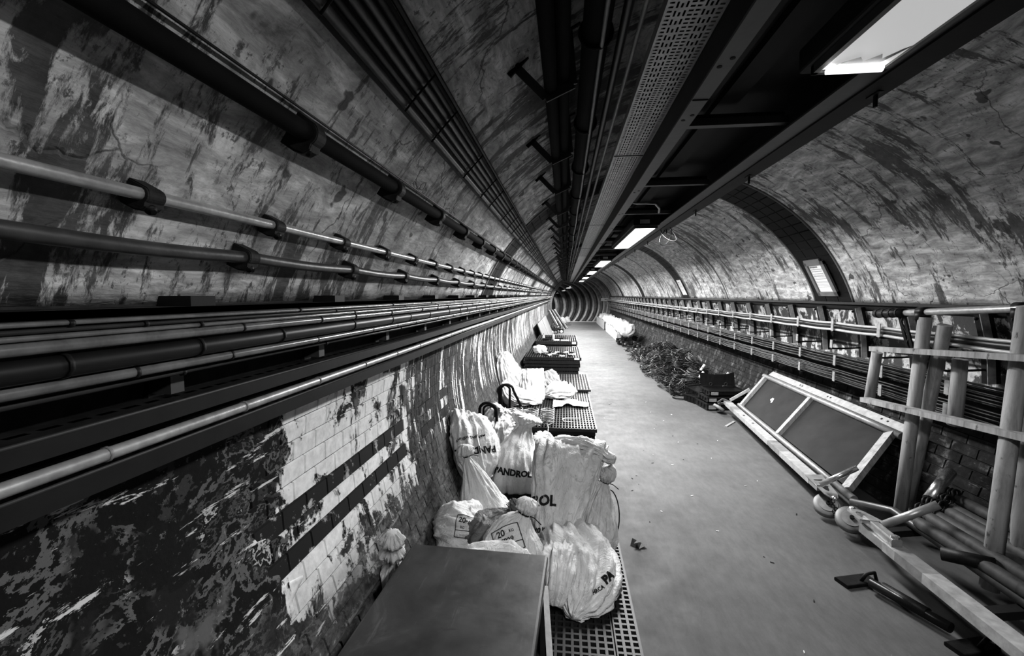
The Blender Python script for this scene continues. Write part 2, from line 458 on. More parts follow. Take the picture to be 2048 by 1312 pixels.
# plain facing beyond the built tiles
pm = MB(); vs = []; na, nb = 110, 60
for j in range(na + 1):
    a = 171.2 + 34.0 * j / na; edge = 1.36 + .22*mnoise.noise((a*.16, 2.2, 0)) + .09*mnoise.noise((a*.6, 5, 0)) + .03*mnoise.noise((a*2.1, 9, 0))
    for i in range(nb + 1):
        yy = -.7 + (edge + .7) * i / nb; x, z = arc(a, .0115 + .003*mnoise.noise((yy*3, a*.12, 1))); vs.append((x, yy, z))
pm.add(vs, [(j*(nb+1)+i, j*(nb+1)+i+1, (j+1)*(nb+1)+i+1, (j+1)*(nb+1)+i) for j in range(na) for i in range(nb)])
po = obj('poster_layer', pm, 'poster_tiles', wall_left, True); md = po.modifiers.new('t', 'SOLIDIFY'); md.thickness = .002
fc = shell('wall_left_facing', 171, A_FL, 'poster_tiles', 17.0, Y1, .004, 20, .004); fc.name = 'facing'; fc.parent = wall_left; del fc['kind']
fb = shell('wall_right_base', A_FR, -2.0, 'joint', Y0, Y1, .002, 16, .002); fb.name = 'base_render'; fb.parent = wall_right; del fb['kind']
rowsR = [A_FR + 1.5 + i * math.degrees(.075 / RT) for i in range(11)]
wall_pieces(wall_right, 'brick', rowsR, .215, .075, 2.4, 20.0, 300, lambda y, r: 'grimy_brick', .012, stuff_name='small_bricks', jit=.006)

# dark tiled rings (trim_1..5); the first two tile by tile
def ring(n, y0, w, tiles):
    o = shell('trim_%d' % n, A_DADO - .5, A_LEDGE + 2, 'mortar' if tiles else 'dark_glaze', y0, y0 + w, .004, 90, .004)
    if tiles:
        me = tile_mesh('ring_tile', w / 3 - .004, .098, .009, 'dark_glaze')
        da = math.degrees(.103 / RT); a = A_DADO + da / 2; cnt = 0
        while a < A_LEDGE and cnt < 297:
            for k in range(3):
                t = bpy.data.objects.new('ring_tile', me); COL.objects.link(t); t.parent = o
                t.matrix_local = tile_matrix(a, y0 + w * (k + .5) / 3, .003); cnt += 1
            a += da
    # plaster beads either side
    for k, yy in enumerate((y0 - .012, y0 + w + .012)):
        m = MB(); m.tube([(arc(a, .004)[0], yy, arc(a, .004)[1]) for a in [A_DADO + i * (A_LEDGE - A_DADO) / 60 for i in range(61)]], .013, 6)
        obj('plaster_bead', m, 'vault_plaster', o, True)
    return o
for i in range(5): ring(i + 1, 4.73 + 5.72 * i, .64 if i < 2 else .55, i < 2)
# intermediate narrow pour joints between rings on the right
for i, yy in enumerate((8.1, 13.4, 19.1, 24.8)):
    m = MB(); m.tube([(arc(a, .0)[0], yy, arc(a, .0)[1]) for a in [A_DADO + k * (A_LEDGE - A_DADO) / 60 for k in range(61)]], .014, 5)
    struct('trim_%d' % (6 + i), m, 'grey_paint', None, True)
# cornice under the right vault, dark frieze below it
m = MB(); x, z = arc(A_DADO - .2); m.box(x - .035, Y0, z - .015, x + .05, Y1, z + .008); struct('trim_10', m, 'black_iron')
fr = shell('trim_11', 16.0, 18.2, 'dark_panel', Y0, Y1, .004, 4, .004)

# ------------------------------------------------------------------ the ribbed tunnel beyond, bending left and falling
RC = 26.0
def bend(s, x, z):
    """point of the bend at run s, lateral offset x from tunnel axis, height z"""
    ph = s / RC; drop = -.0022 * s * s
    return Vector((CX - (RC) * (1 - math.cos(ph)) + x * math.cos(ph), Y1 + (RC) * math.sin(ph) + x * math.sin(ph), z + drop))
def bend_shell(name, mat, s0, s1, rad, a0, a1, na=40, ns=14, smooth=True):
    m = MB(); vs = []; fs = []
    for j in range(ns + 1):
        s = s0 + (s1 - s0) * j / ns
        for i in range(na + 1):
            a = R(a0 + (a1 - a0) * i / na); vs.append(bend(s, rad * math.cos(a), CZ + rad * math.sin(a)))
    n = na + 1
    fs = [(j*n+i, j*n+i+1, (j+1)*n+i+1, (j+1)*n+i) for j in range(ns) for i in range(na)]
    m.add(vs, fs); return m
struct('wall_bend', bend_shell('wall_bend', 'rib_panel', 0, 26, RT + .02, -60, 240, 60, 24), 'rib_panel', None, True)
for k in range(15):
    s = .5 + k * 1.55; m = MB(); na = 60; vs = []
    for i in range(na + 1):
        a = R(-52 + 284 * i / na)
        for ds, rr in ((0, RT + .02), (0, RT - .17), (.42, RT - .17), (.42, RT + .02)):
            vs.append(bend(s + ds, rr * math.cos(a), CZ + rr * math.sin(a)))
    fs = [(i*4+q, i*4+(q+1) % 4, (i+1)*4+(q+1) % 4, (i+1)*4+q) for i in range(na) for q in range(4)]
    m.add(vs, fs); struct('trim_%d' % (12 + k), m, 'rib_iron')
m = MB(); vs = []
for j in range(25):
    s = .3 + 25.5 * j / 24
    for xx in (-1.75, 1.75): vs.append(bend(s, xx, -.42))
m.add(vs, [(2*j, 2*j+1, 2*j+3, 2*j+2) for j in range(24)]); struct('floor_bend', m, 'concrete_floor')
m = MB(); c0 = bend(26, 0, CZ); m.lathe(c0, bend(27, 0, CZ) - c0, [(2.1, 0), (2.1, .1)], 40); struct('wall_far', m, 'rib_panel')
# kerb lip at the end of the floor
m = MB(); m.box(-.75, Y1 + .05, 0, 2.6, Y1 + .35, .035); struct('trim_30', m, 'white_board')

# ------------------------------------------------------------------ ceiling steelwork and lamps
def lamp(y0, length, x0, x1, z, watts, diff, label, dx=0.0, tubeend=False):
    t = thing('ceiling_lamp', label, 'lamp', ((x0+x1)/2, y0 + length/2, z), 'ceiling lamps along the tunnel')
    def P(x, yy, zz): return (x + dx * (yy - y0), yy, zz)
    w = x1 - x0; pad = .028
    h = MB(); h.bar(P((x0+x1)/2, y0 - .06, z + .055), P((x0+x1)/2, y0 + length + .06, z + .055), w + 2*pad, .07, bev=.008); obj('housing', h, 'dark_beam', t)
    d = MB(); d.bar(P((x0+x1)/2, y0, z + .012), P((x0+x1)/2, y0 + length, z + .012), w, .02); obj('diffuser', d, diff, t)
    rim = MB()
    for xx in (x0 - .008, x1 + .008): rim.bar(P(xx, y0 - .02, z + .012), P(xx, y0 + length + .02, z + .012), .014, .03)
    for yy in (y0 - .012, y0 + length + .012): rim.bar(P(x0 - .015, yy, z + .012), P(x1 + .015, yy, z + .012), .014, .03)
    obj('rim', rim, 'painted_beam', t)
    pl = MB(); pl.box(x0 + .03, y0 - .066, z + .035, x0 + .115, y0 - .060, z + .07); obj('rating_plate', pl, 'galvanised', t)
    L = bpy.data.lights.new('lamp_light', 'AREA'); L.shape = 'RECTANGLE'; L.size = w; L.size_y = length; L.energy = watts; L.color = (1, 1, 1)
    lo = bpy.data.objects.new('lamp_light', L); COL.objects.link(lo); lo.parent = t; lo.location = (0 + dx * length / 2, 0, -.003)
    lo.rotation_euler = (0, 0, -math.atan(dx))
    return t
lampY = [(-.46, 1.85), (4.38, 1.86), (8.45, 1.86), (12.15, 1.86), (16.0, 1.8), (19.9, 1.8)]
labs = ['dim ceiling lamp with torn film at its end, above steel cabinet', 'bright ceiling lamp just before the first dark tiled ring',
        'second bright ceiling lamp along the beam', 'third bright ceiling lamp along the beam', 'fourth bright ceiling lamp along the beam', 'fifth bright ceiling lamp before the tunnel bends']
for i, ((y, L), lb) in enumerate(zip(lampY, labs)):
    t = lamp(y, L, .645 if i else .693, .825 if i else .853, 2.30, (LAMP_W * (1.0 if i == 1 else 1.12)) if i else DIM_W, 'lit_diffuser' if i else 'dim_diffuser', lb)
    if i == 0:
        f = MB(); zz = 2.298; f.add([(.72, 1.37, zz), (.82, 1.37, zz), (.852, 1.27, zz), (.835, 1.29, zz), (.815, 1.335, zz), (.80, 1.31, zz), (.775, 1.345, zz), (.755, 1.32, zz), (.73, 1.34, zz), (.705, 1.36, zz)],
                          [tuple(range(10))]); obj('torn_film', f, 'grey_paint', t)
        b = MB(); b.tube([(.705, 1.382, 2.294), (.845, 1.382, 2.294)], .009, 10); obj('fluorescent_tube', b, 'bare_tube', t)
# lamps of the bend, one after another towards the left
for k, (x, y, z) in enumerate(((.27, 23.9, 2.06), (-.02, 27.9, 1.95), (-.50, 32.0, 1.80), (-.96, 36.2, 1.62), (-1.42, 40.0, 1.52))):
    lamp(y, 1.7, x - .09, x + .09, z, LAMP_W * .28, 'lit_diffuser', ['first lamp where the lamp row swings left', 'second lamp of the row swinging left', 'lamp over the start of the iron ribs', 'lamp deep among the iron ribs', 'farthest lamp among the iron ribs'][k], dx=-.09)

# left girder: a channel with bolt holes in its lower flange
g = thing('steel_girder', 'grey steel channel girder with paired holes beside perforated tray', 'girder', (.44, 12, 2.33))
m = MB(); m.box(.413, Y0, 2.330, .467, 26.5, 2.338); obj('flange', m, 'painted_beam', g)
m = MB(); m.box(.413, Y0, 2.338, .420, 26.5, 2.498); obj('web', m, 'dark_beam', g)
hm = MB(); hm.lathe((0, 0, 0), (0, 0, -1), [(.0075, 0), (.0075, .0012)], 12)
hme = hm.mesh('bolt_hole', 'ink')
for k in range(22):
    for dx, dy in ((0, 0), (.02, -.045)):
        o = bpy.data.objects.new('bolt_hole', hme); COL.objects.link(o); o.parent = g; o.location = (.43 + dx - .44, 1.40 + k * .40 * (2 if k > 1 else 1) + dy - 12, 2.3297 - 2.33)
# joint plates
for yy in (1.62, 5.9, 11.2):
    m = MB(); m.box(.415, yy, 2.327, .466, yy + .004, 2.330); obj('joint', m, 'ink', g)
g = thing('steel_girder', 'dark steel beam carrying the lamps along the right vault', 'girder', (.95, 12, 2.33))
m = MB(); m.box(.880, Y0, 2.352, .955, 26.5, 2.360); obj('flange', m, 'painted_beam', g)
m = MB(); m.prism([(.955, Y0, 2.345), (1.022, Y0, 2.330), (1.022, Y0, 2.498), (.955, Y0, 2.498)], (0, 26.5 - Y0, 0)); obj('web', m, 'dark_beam', g)
cl = MB(); cl.box(-.012, -.03, -.012, .02, .03, .0); cl.box(-.004, -.006, -.05, .004, .006, -.012); cme = cl.mesh('clip', 'black_iron')
for k in range(14):
    o = bpy.data.objects.new('clip', cme); COL.objects.link(o); o.parent = g; o.location = (1.0 - .95, 1.66 + k * 1.03 - 12, 2.345 - 2.33)
# cross members between the girders
cmb = MB(); cmb.bar((.42, 0, 2.40), (.90, 0, 2.40), .035, .03); cmb.bar((.42, .03, 2.42), (.90, .03, 2.42), .01, .05)
cx0 = single('cross_member', cmb, 'painted_beam', 'thin cross member between the two ceiling girders', 'beam', 'cross members of the ceiling girders')
base = cx0.location.copy()
for k in range(22):
    o = cx0 if k == 0 else copy_tree(cx0); o.location = base + Vector((0, 1.0 + 1.04 * k, 0))
# duct cover above the girders
m = MB(); m.box(.40, Y0, 2.50, 1.03, 26.5, 2.515); m.box(.475, Y0, 2.455, .575, 26.5, 2.50); m.box(.62, Y0, 2.47, .70, 26.5, 2.50)
single('cable_duct', m, 'dark_panel', 'long dark boxed duct above the lamps', 'duct')
# curved flexible conduit at lamp
m = MB(); m.tube([(.50, 3.75, 2.42), (.55, 3.72, 2.40), (.62, 3.72, 2.40), (.70, 3.75, 2.40), (.745, 3.82, 2.375), (.75, 3.86, 2.35)], .008, 8)
single('flexible_conduit', m, 'grey_conduit', 'curved flexible conduit feeding the bright lamp near first ring', 'conduit', smooth=True)
for k, (x, y) in enumerate(((.99, 4.55), (1.0, 4.72))):
    m = MB(); pts = []
    for i in range(14):
        t = i / 13; pts.append((x + .05*math.sin(t*5+k), y + .10*math.sin(t*4)*(1 if k else -1) + .1*t, 2.33 - .16*math.sin(math.pi*t)*(1-.3*t)))
    m.tube(pts, .004, 6); single('loose_wire', m, 'black_cable', ('short' if k else 'long') + ' loose wire drooping from the beam beside the bright lamp', 'wire', smooth=True)

# perforated strips with real slots
def perforated(m, p0, p1, y0, y1, pitch, cols):
    """strip between section points p0 and p1; cols = list of (width fraction, kind) kind 0 solid, 1 cross slots, 2 long slots, 3 round holes"""
    x0, z0 = p0; x1, z1 = p1; tot = sum(c[0] for c in cols); acc = 0
    def P(u, y): return (x0 + (x1-x0)*u, y, z0 + (z1-z0)*u)
    for w, k in cols:
        u0, u1 = acc / tot, (acc + w) / tot; acc += w
        if k == 0: m.add([P(u0,y0),P(u1,y0),P(u1,y1),P(u0,y1)], [(0,1,2,3)]); continue
        n = int((y1 - y0) / pitch[k])
        duty = {1: .58, 2: .32, 3: .52}[k]; pt = (y1 - y0) / n
        for j in range(n):
            a = y0 + j * pt; m.add([P(u0,a),P(u1,a),P(u1,a+pt*duty),P(u0,a+pt*duty)], [(0,1,2,3)])
t = thing('perforated_tray', 'wide perforated cable tray hanging along the crown beside girder', 'cable tray', (.33, 12, 2.43))
m = MB()
cols = [(.4,0),(1,1),(.5,0),(.45,2),(.5,0),(.5,3),(.5,0),(.45,2),(.5,0),(1,1),(.4,0),(1,1),(.5,0),(.45,2),(.5,0),(.5,3),(.5,0),(.45,2),(.5,0),(1,1),(.4,0)]
perforated(m, (.256, 2.43), (.408, 2.43), .6, 9.0, {1: .019, 2: .038, 3: .038}, cols)
m.add([(.256,9.0,2.43),(.408,9.0,2.43),(.408,26.5,2.43),(.256,26.5,2.43)], [(0,1,2,3)])
obj('tray_floor', m, 'galv_tray', t)
m = MB(); m.box(.254, .0, 2.43, .256, 26.5, 2.465); m.box(.408, 0, 2.43, .411, 26.5, 2.47); obj('side_lips', m, 'galv_tray', t)
for yy in (2.56, 5.0, 7.5):
    m = MB(); m.box(.256, yy - .006, 2.427, .408, yy + .006, 2.430); obj('joint_strip', m, 'dark_tray', t)
for k, (x, z, r) in enumerate(((.29, 2.452, .016), (.335, 2.456, .02), (.378, 2.452, .015))):
    m = MB(); m.tube([(x, 0, z), (x, 26.5, z)], r, 8); single('cable', m, 'black_cable', 'black cable lying in the perforated ceiling tray', 'cable', 'cables in the perforated ceiling tray', True)
def run(x, z, r, y0=Y0, y1=27, step=1.2, wob=.004, seed=0, n=8):
    pts = []; y = y0; k = 0
    while y < y1 + .01:
        pts.append((x + mnoise.noise((y*.7, seed*3.1, 0))*wob, y, z + mnoise.noise((y*.7, seed*3.1, 9))*wob)); y += step
    return MB().tube(pts, r, n)
# big black pipe F with a thin cable strapped to it
t = thing('black_pipe', 'thick black pipe on saddle clamps along the crown', 'pipe', (.095, 12, 2.5))
obj('pipe', run(.095, 2.555, .046, wob=.006, seed=1, n=14), 'matte_black', t, True)
obj('strapped_cable', run(.118, 2.510, .007, wob=.012, step=.4, seed=2), 'grey_paint', t, True)
km = MB(); km.tube([(.095 + .053*math.cos(R(a)), 0, 2.555 + .053*math.sin(R(a))) for a in range(0, 361, 24)], .007, 6); km.bar((.095, 0, 2.60), (.095, 0, 2.735), .03, .008, (0, 1, 0))
kme = None
for k in range(26):
    if kme is None: o = obj('saddle_clamp', km, 'dark_beam', t, True, (.095, 0, 2.5)); kme = o; base = o.location.copy()
    else: o = kme.copy(); COL.objects.link(o)
    o.location = base + Vector((0, 1.60 + .80*k, 0))
obj_g = single('cable', run(.222, 2.505, .008, wob=.003, seed=4), 'grey_paint', 'thin grey cable between the black pipe and perforated tray', 'cable', smooth=True)
single('cable', run(.185, 2.56, .016, wob=.004, seed=5), 'black_cable', 'black cable close above the thin grey cable', 'cable', smooth=True)
# U hangers with black pipes E
for k, (x, z, r) in enumerate(((-.062, 2.487, .026), (-.012, 2.520, .024), (-.035, 2.545, .02))):
    single('cable', run(x, z, r, wob=.004, seed=10+k, n=10), 'matte_black', ['black cable on the outer side of the U-shaped ceiling hangers', 'black cable on the inner side of the U-shaped ceiling hangers', 'black cable lying on top of the two others in the U hangers'][k], 'cable', None, True)
h = thing('cable_hanger', 'U-shaped flat bar hanger bolted to the vault crown', 'hanger', (-.07, 0, 2.44), 'U hangers along the crown')
m = MB(); m.bar((-.205, 0, 2.580), (-.080, 0, 2.452), .034, .008, (0, 1, 0)); m.bar((-.084, 0, 2.450), (.026, 0, 2.498), .034, .008, (0, 1, 0)); m.bar((.023, 0, 2.497), (.002, 0, 2.71), .034, .008, (0, 1, 0))
m.v = [Vector((p.x, p.y, p.z)) for p in m.v]; obj('strap', m, 'painted_beam', h)
m = MB(); m.bar((-.235, -.01, 2.548), (-.165, -.01, 2.618), .05, .012, (0, 1, 0)); obj('foot', m, 'black_iron', h)
m = MB(); m.bar((-.03, -.01, 2.70), (.04, -.01, 2.735), .05, .012, (0, 1, 0)); obj('foot', m, 'black_iron', h)
m = MB(); m.lathe((-.205, -.02, 2.585), (.7, 0, -.7), [(.009, 0), (.009, .022)], 8); obj('bolt', m, 'black_iron', h)
for k in range(28):
    o = h if k == 0 else copy_tree(h); o.location = (-.07, 1.0 + .86*k + (.06 if k % 3 else 0) - .08, 2.44)

# ------------------------------------------------------------------ left vault conduits
def clamp_mesh_parts(r, s=1.0):
    """a cast saddle clamp around a pipe running along y; wall side is -x"""
    a = MB(); q = r*1.25 + .003
    prof = [(-r-.022, q)] + [(q*math.cos(R(t)), q*math.sin(R(t))) for t in range(75, -31, -15)] + [(q*.95, -q*1.0), (q*.6, -q*1.55), (-r*.2, -q*1.75), (-r-.022, -q*1.75)]
    a.prism([(x, -.015*s, z) for x, z in prof], (0, .030*s, 0))
    a.prism([(x*.93 + .001, -.019*s, z*.9) for x, z in prof], (0, .038*s, 0))
    b = MB(); b.lathe((q*.5, 0, -q*1.15), (1, -.25, -.1), [(.010*s, 0), (.010*s, .008), (.008*s, .010), (.005*s, .011), (.005*s, .017)], 14)
    return a, b
def conduit(label, ang, inset, r, mat, y_first, pitch, ycl, seed, sag=0.0, wire=False, s=1.0):
    x, z = arc(ang, inset); t = thing('vault_conduit', label, 'conduit', (x, 12, z))
    pts = []; y = -.6
    while y < 27:
        ph = ((y - y_first) / pitch) % 1.0
        pts.append((x, y, z - sag * math.sin(math.pi * ph) + mnoise.noise((y*.4, seed, 0))*.002)); y += pitch / 6 if y < 6 else pitch / 2
    obj('pipe', MB().tube(pts, r, 14 if r > .012 else 12), mat, t, True)
    a, b = clamp_mesh_parts(r, s)
    M = Matrix.Translation((x, 0, z)) @ Matrix.Rotation(R(-(ang - 180)), 4, 'Y')
    a.xf(M); b.xf(M)
    c0 = obj('saddle_clamp', a, 'rust_iron', t, origin=(x, 0, z)); b0 = obj('bolt', b, 'black_iron', c0, True, origin=(x, 0, z))
    b0.location = (0, 0, 0)
    k = 0; y = y_first
    while y < 27:
        o = c0 if k == 0 else copy_tree(c0, t)
        o.location = (0, y - 12, 0); y += pitch; k += 1
    return t
conduit('slim bright conduit on saddle clamps above the dark sagging cable', 153.0, .036, .0115, 'grey_conduit', .765, .370, .37, 1)
conduit('dark cable sagging between saddle clamps above the pipe rack', 155.8, .041, .0145, 'dull_conduit', 1.07, .562, .56, 2, .006)
conduit('thick black conduit on saddle clamps high on the left vault', 145.4, .058, .022, 'matte_black', 1.06, .560, .56, 3, s=1.15)
x, z = arc(145.9, .028); single('cable', run(x, z, .006, wob=.002, seed=21), 'dull_conduit', 'thin cable running just under the thick black conduit', 'cable', smooth=True)
x, z = arc(144.2, .01); single('cable', run(x, z, .003, wob=.003, seed=22), 'black_cable', 'hairline wire running just above the thick black conduit', 'cable', smooth=True)
# group D: five pipes on a backing strip
for k, (a, r, mt) in enumerate(((138.35, .0125, 'dull_conduit'), (137.45, .010, 'black_cable'), (136.65, .0115, 'dull_conduit'), (135.85, .011, 'dull_conduit'), (135.1, .010, 'dark_cable'))):
    x, z = arc(a, .03)
    single('vault_conduit', run(x, z, r, wob=.002, seed=30+k, n=10), mt, ['lowest and fattest of five bundled conduits on the upper left vault', 'black conduit second from the bottom of the five bundled conduits', 'middle one of the five bundled conduits on the left vault', 'fourth of the five bundled conduits, above the middle one', 'topmost dark one of the five bundled conduits on the left vault'][k], 'conduit', None, True)
m = MB(); xa, za = arc(139.0, .012); xb, zb = arc(134.4, .012)
m.prism([(xa, Y0, za), (xb, Y0, zb), arc(134.4, .004)[:1] + (Y0,) + arc(134.4, .004)[1:], arc(139.0, .004)[:1] + (Y0,) + arc(139.0, .004)[1:]], (0, 27 - Y0, 0))
bs = thing('backing_strip', 'dark backing strip with clips under the bundled conduits', 'cable tray', (xa, 12, za))
obj('strip', m, 'black_iron', bs)
m = MB(); xa2, za2 = arc(134.2, .022); m.tube([(xa2, Y0, za2), (xa2, 27, za2)], .008, 6); obj('edge_lip', m, 'black_iron', bs)
m = MB(); pts = []
for a in (138.9, 138.35, 137.4, 136.6, 135.8, 135.0, 134.5): x, z = arc(a, .046); pts.append((x, 0, z))
m.tube(pts, .0035, 6); c0 = obj('clip', m, 'black_iron', bs, True, origin=(xa, 0, za))
for k in range(40):
    o = c0 if k == 0 else c0.copy()
    if k: COL.objects.link(o)
    o.location = (0, .9 + .42*k + .08*math.sin(k*2.2) - 12, 0)

# ------------------------------------------------------------------ left pipe rack at eye level
m = MB(); m.box(-.90, Y0, 1.646, -.772, 27.5, 1.660); m.box(-.78, Y0, 1.642, -.772, 27.5, 1.66)
single('rack_top_rail', m, 'dark_beam', 'flat dark rail topping the pipe rack on left wall', 'rail')
specs = [(-.766, 1.640, .0040, 'gloss_grey', 'uppermost thin cable tied under the rack top rail'),
         (-.768, 1.631, .0038, 'dark_cable', 'dark thin cable second from the rack top rail'),
         (-.770, 1.622, .0045, 'gloss_grey', 'pale thin cable third from the rack top rail'),
         (-.776, 1.606, .0100, 'gloss_grey', 'grey cable as thick as a thumb above the fat black cable'),
         (-.786, 1.573, .0190, 'black_cable', 'fattest black cable in the middle of the pipe rack'),
         (-.797, 1.540, .0100, 'gloss_grey', 'grey pipe directly below the fat black cable'),
         (-.818, 1.518, .0055, 'dark_cable', 'slim dark cable above the upper slotted tray')]
for k, (x, z, r, mt, lb) in enumerate(specs):
    t = thing('rack_cable', lb, 'cable', (x, 12, z))
    obj('sheath', run(x, z, r, y0=-.6, step=.35, wob=.004 if r < .006 else .0025, seed=40+k, n=10), mt, t, True)
    cm = MB(); cm.tube([(x, 0, z), (x, .008, z)], r + .0022, 10); c0 = obj('tie_band', cm, 'black_iron', t, True, origin=(x, 0, z)); base = c0.location.copy()
    y = .62 + .13 * (k % 4); j = 0
    while y < 20:
        o = c0 if j == 0 else c0.copy()
        if j: COL.objects.link(o)
        o.location = base + Vector((0, y, 0)); y += (.34 if r > .006 else .62) + .1*math.sin(j*1.7+k); j += 1
def slot_tray(label, xw, xe, z, lip):
    t = thing('slotted_tray', label, 'cable tray', (xe, 12, z)); m = MB()
    perforated(m, (xw, z), (xe, z), .2, 8.0, {1: .06, 2: .05, 3: .05}, [(1.2,0),(.5,2),(1.0,0),(.5,2),(.8,0)])
    m.add([(xw,8,z),(xe,8,z),(xe,27,z),(xw,27,z)], [(0,1,2,3)]); obj('tray_floor', m, 'dark_tray', t)
    m = MB(); m.box(xe - .003, -.6, z - lip, xe, 27, z + .006); obj('front_lip', m, 'dark_beam', t)
    m = MB(); m.tube([(xe - .001, -.6, z + .006), (xe - .001, 27, z + .006)], .0035, 6); obj('rolled_edge', m, 'painted_beam', t, True)
slot_tray('upper slotted tray on the left wall below the pipes', -.938, -.815, 1.452, .028)
slot_tray('lower slotted tray on the left wall just above the tiles', -.955, -.825, 1.366, .034)
t = thing('rack_cable', 'bright steel pipe lying between the two slotted trays', 'pipe', (-.835, 12, 1.39))
obj('pipe', run(-.832, 1.393, .0125, y0=-.6, wob=.003, step=.5, seed=50, n=12), 'galvanised', t, True)
cm = MB(); cm.tube([(-.832, 0, 1.393), (-.832, .006, 1.393)], .0145, 12); c0 = obj('tie_band', cm, 'grey_paint', t, True, origin=(-.832, 0, 1.393)); base = c0.location.copy()
for j in range(34):
    o = c0 if j == 0 else c0.copy()
    if j: COL.objects.link(o)
    o.location = base + Vector((0, .72 + .36*j, 0))
# wall brackets carrying the rack
b = thing('rack_bracket', 'dark angle bracket carrying the pipe rack on left wall', 'bracket', (-.90, 0, 1.36), 'brackets of the left pipe rack')
m = MB(); m.box(-.965, -.02, 1.34, -.93, .02, 1.66); obj('upright', m, 'dark_beam', b)
m = MB(); m.box(-.965, -.02, 1.344, -.83, .02, 1.360); m.box(-.965, -.02, 1.436, -.82, .02, 1.448); m.box(-.93, -.018, 1.462, -.875, .018, 1.505); obj('arm', m, 'painted_beam', b)
m = MB(); m.box(-.88, -.035, 1.660, -.80, .035, 1.682); obj('top_block', m, 'dark_beam', b)
for k in range(24):
    o = b if k == 0 else copy_tree(b); o.location = (-.90, .93 + .62*k, 1.36)
# lower backing of the rack
m = MB(); m.box(-.972, Y0, 1.30, -.958, 27, 1.66); struct('trim_31', m, 'dark_panel')

# ------------------------------------------------------------------ right cable rack
HP, HY = .64, 4.60
h = thing('cable_bracket', 'galvanised wall bracket with four hooks carrying cables on right wall', 'bracket', (2.75, 0, .75), 'cable brackets along the right wall')
m = MB(); zs = [1.565, 1.40, 1.25, 1.10]
for za, zb in zip(zs[:-1], zs[1:]):
    xa = CX + math.sqrt(RT**2 - (za-CZ)**2) - .055; xb = CX + math.sqrt(RT**2 - (zb-CZ)**2) - .055
    m.bar((xa + .008, 0, za), (xb + .008, 0, zb), .070, .055, (0, 1, 0))
obj('post', m, 'black_iron', h)
m = MB()
for za, zb in zip(zs[:-1], zs[1:]):
    xa = CX + math.sqrt(RT**2 - (za-CZ)**2) - .055; xb = CX + math.sqrt(RT**2 - (zb-CZ)**2) - .055
    m.bar((xa - .016, -.033, za), (xb - .016, -.033, zb), .006, .048, (1, 0, 0))
obj('face_plate', m, 'galvanised', h)
m = MB(); m.lathe((2.655, -.037, 1.530), (-.4, -1, 0), [(.011, 0), (.011, .008), (.006, .012)], 10); obj('bolt', m, 'black_iron', h)
for z0, z1 in ((1.345, 1.455), (1.185, 1.262), (1.018, 1.118), (.868, .960)):
    m = MB(); xw = CX + math.sqrt(RT**2 - (z0-CZ)**2); xs = 2.505 + (.035 if z0 < 1.1 else 0)
    m.bar((xs, 0, z0 + .002), (xs, 0, z1), .006, .038, (0, 1, 0))
    obj('strap', m, 'galvanised', h)
    m = MB(); m.tube([(xs, 0, z0), (xs + .03, 0, z0 - .006), (xs + .18, 0, z0), (xw - .006, 0, z0 + .01)], .008, 6); obj('hook', m, 'black_iron', h, True)
for k in range(-3, 37):
    o = h if k == -3 else copy_tree(h); o.location = (2.75, HY + HP*k, .75)
def rack_cable(x, z, r, mt, label, group, seed, sag=.012, end=28.0):
    pts = []; y = 1.2
    while y < end:
        ph = ((y - HY) / HP) % 1.0
        pts.append((x + mnoise.noise((y*.5, seed*2.3, 1))*.012, y, z - sag*math.sin(math.pi*ph)*(.6 + .5*mnoise.noise((round((y-HY)/HP), seed, 0))) + mnoise.noise((y*.4, seed*1.7, 0))*.006))
        y += HP / 5 if y < 9 else HP / 2
    single('cable', MB().tube(pts, r, 8), mt, label, 'cable', group, True)
for k, (x, z, r, mt) in enumerate(((2.535, 1.425, .011, 'grey_cable'), (2.555, 1.395, .024, 'black_cable'), (2.532, 1.362, .012, 'grey_cable'), (2.60, 1.37, .02, 'black_cable'), (2.585, 1.41, .016, 'dark_cable'))):
    rack_cable(x, z, r, mt, ['slim pale cable riding above the fat dark one in the topmost hooks, right wall', 'fattest dark cable in the topmost hooks, between the two pale ones', 'slim pale cable below the fat dark one in the topmost hooks, right wall', 'dark cable at the back of the topmost hooks, lower of two', 'dark cable at the back of the topmost hooks, upper of two'][k], None, 60+k)
for tier, zb in ((1, 1.032), (2, .882)):
    for k in range(8):
        rack_cable(2.565 + .012*(k % 2), zb + .0135*k, .0075, 'black_cable', 'thin black cable among many in the ' + ('third' if tier == 1 else 'lowest') + ' row of right wall hooks', 'thin cables in the ' + ('third' if tier == 1 else 'lowest') + ' row of hooks', 70 + tier*20 + k, .010)
    for k in range(4):
        rack_cable(2.61 + .03*(k % 2), zb + .008 + .028*(k // 2) + .012, .014, 'black_cable', 'thicker black cable behind the thin ones, ' + ('third' if tier == 1 else 'lowest') + ' row of right wall hooks', 'thicker cables in the ' + ('third' if tier == 1 else 'lowest') + ' row of hooks', 130 + tier*20 + k, .010)

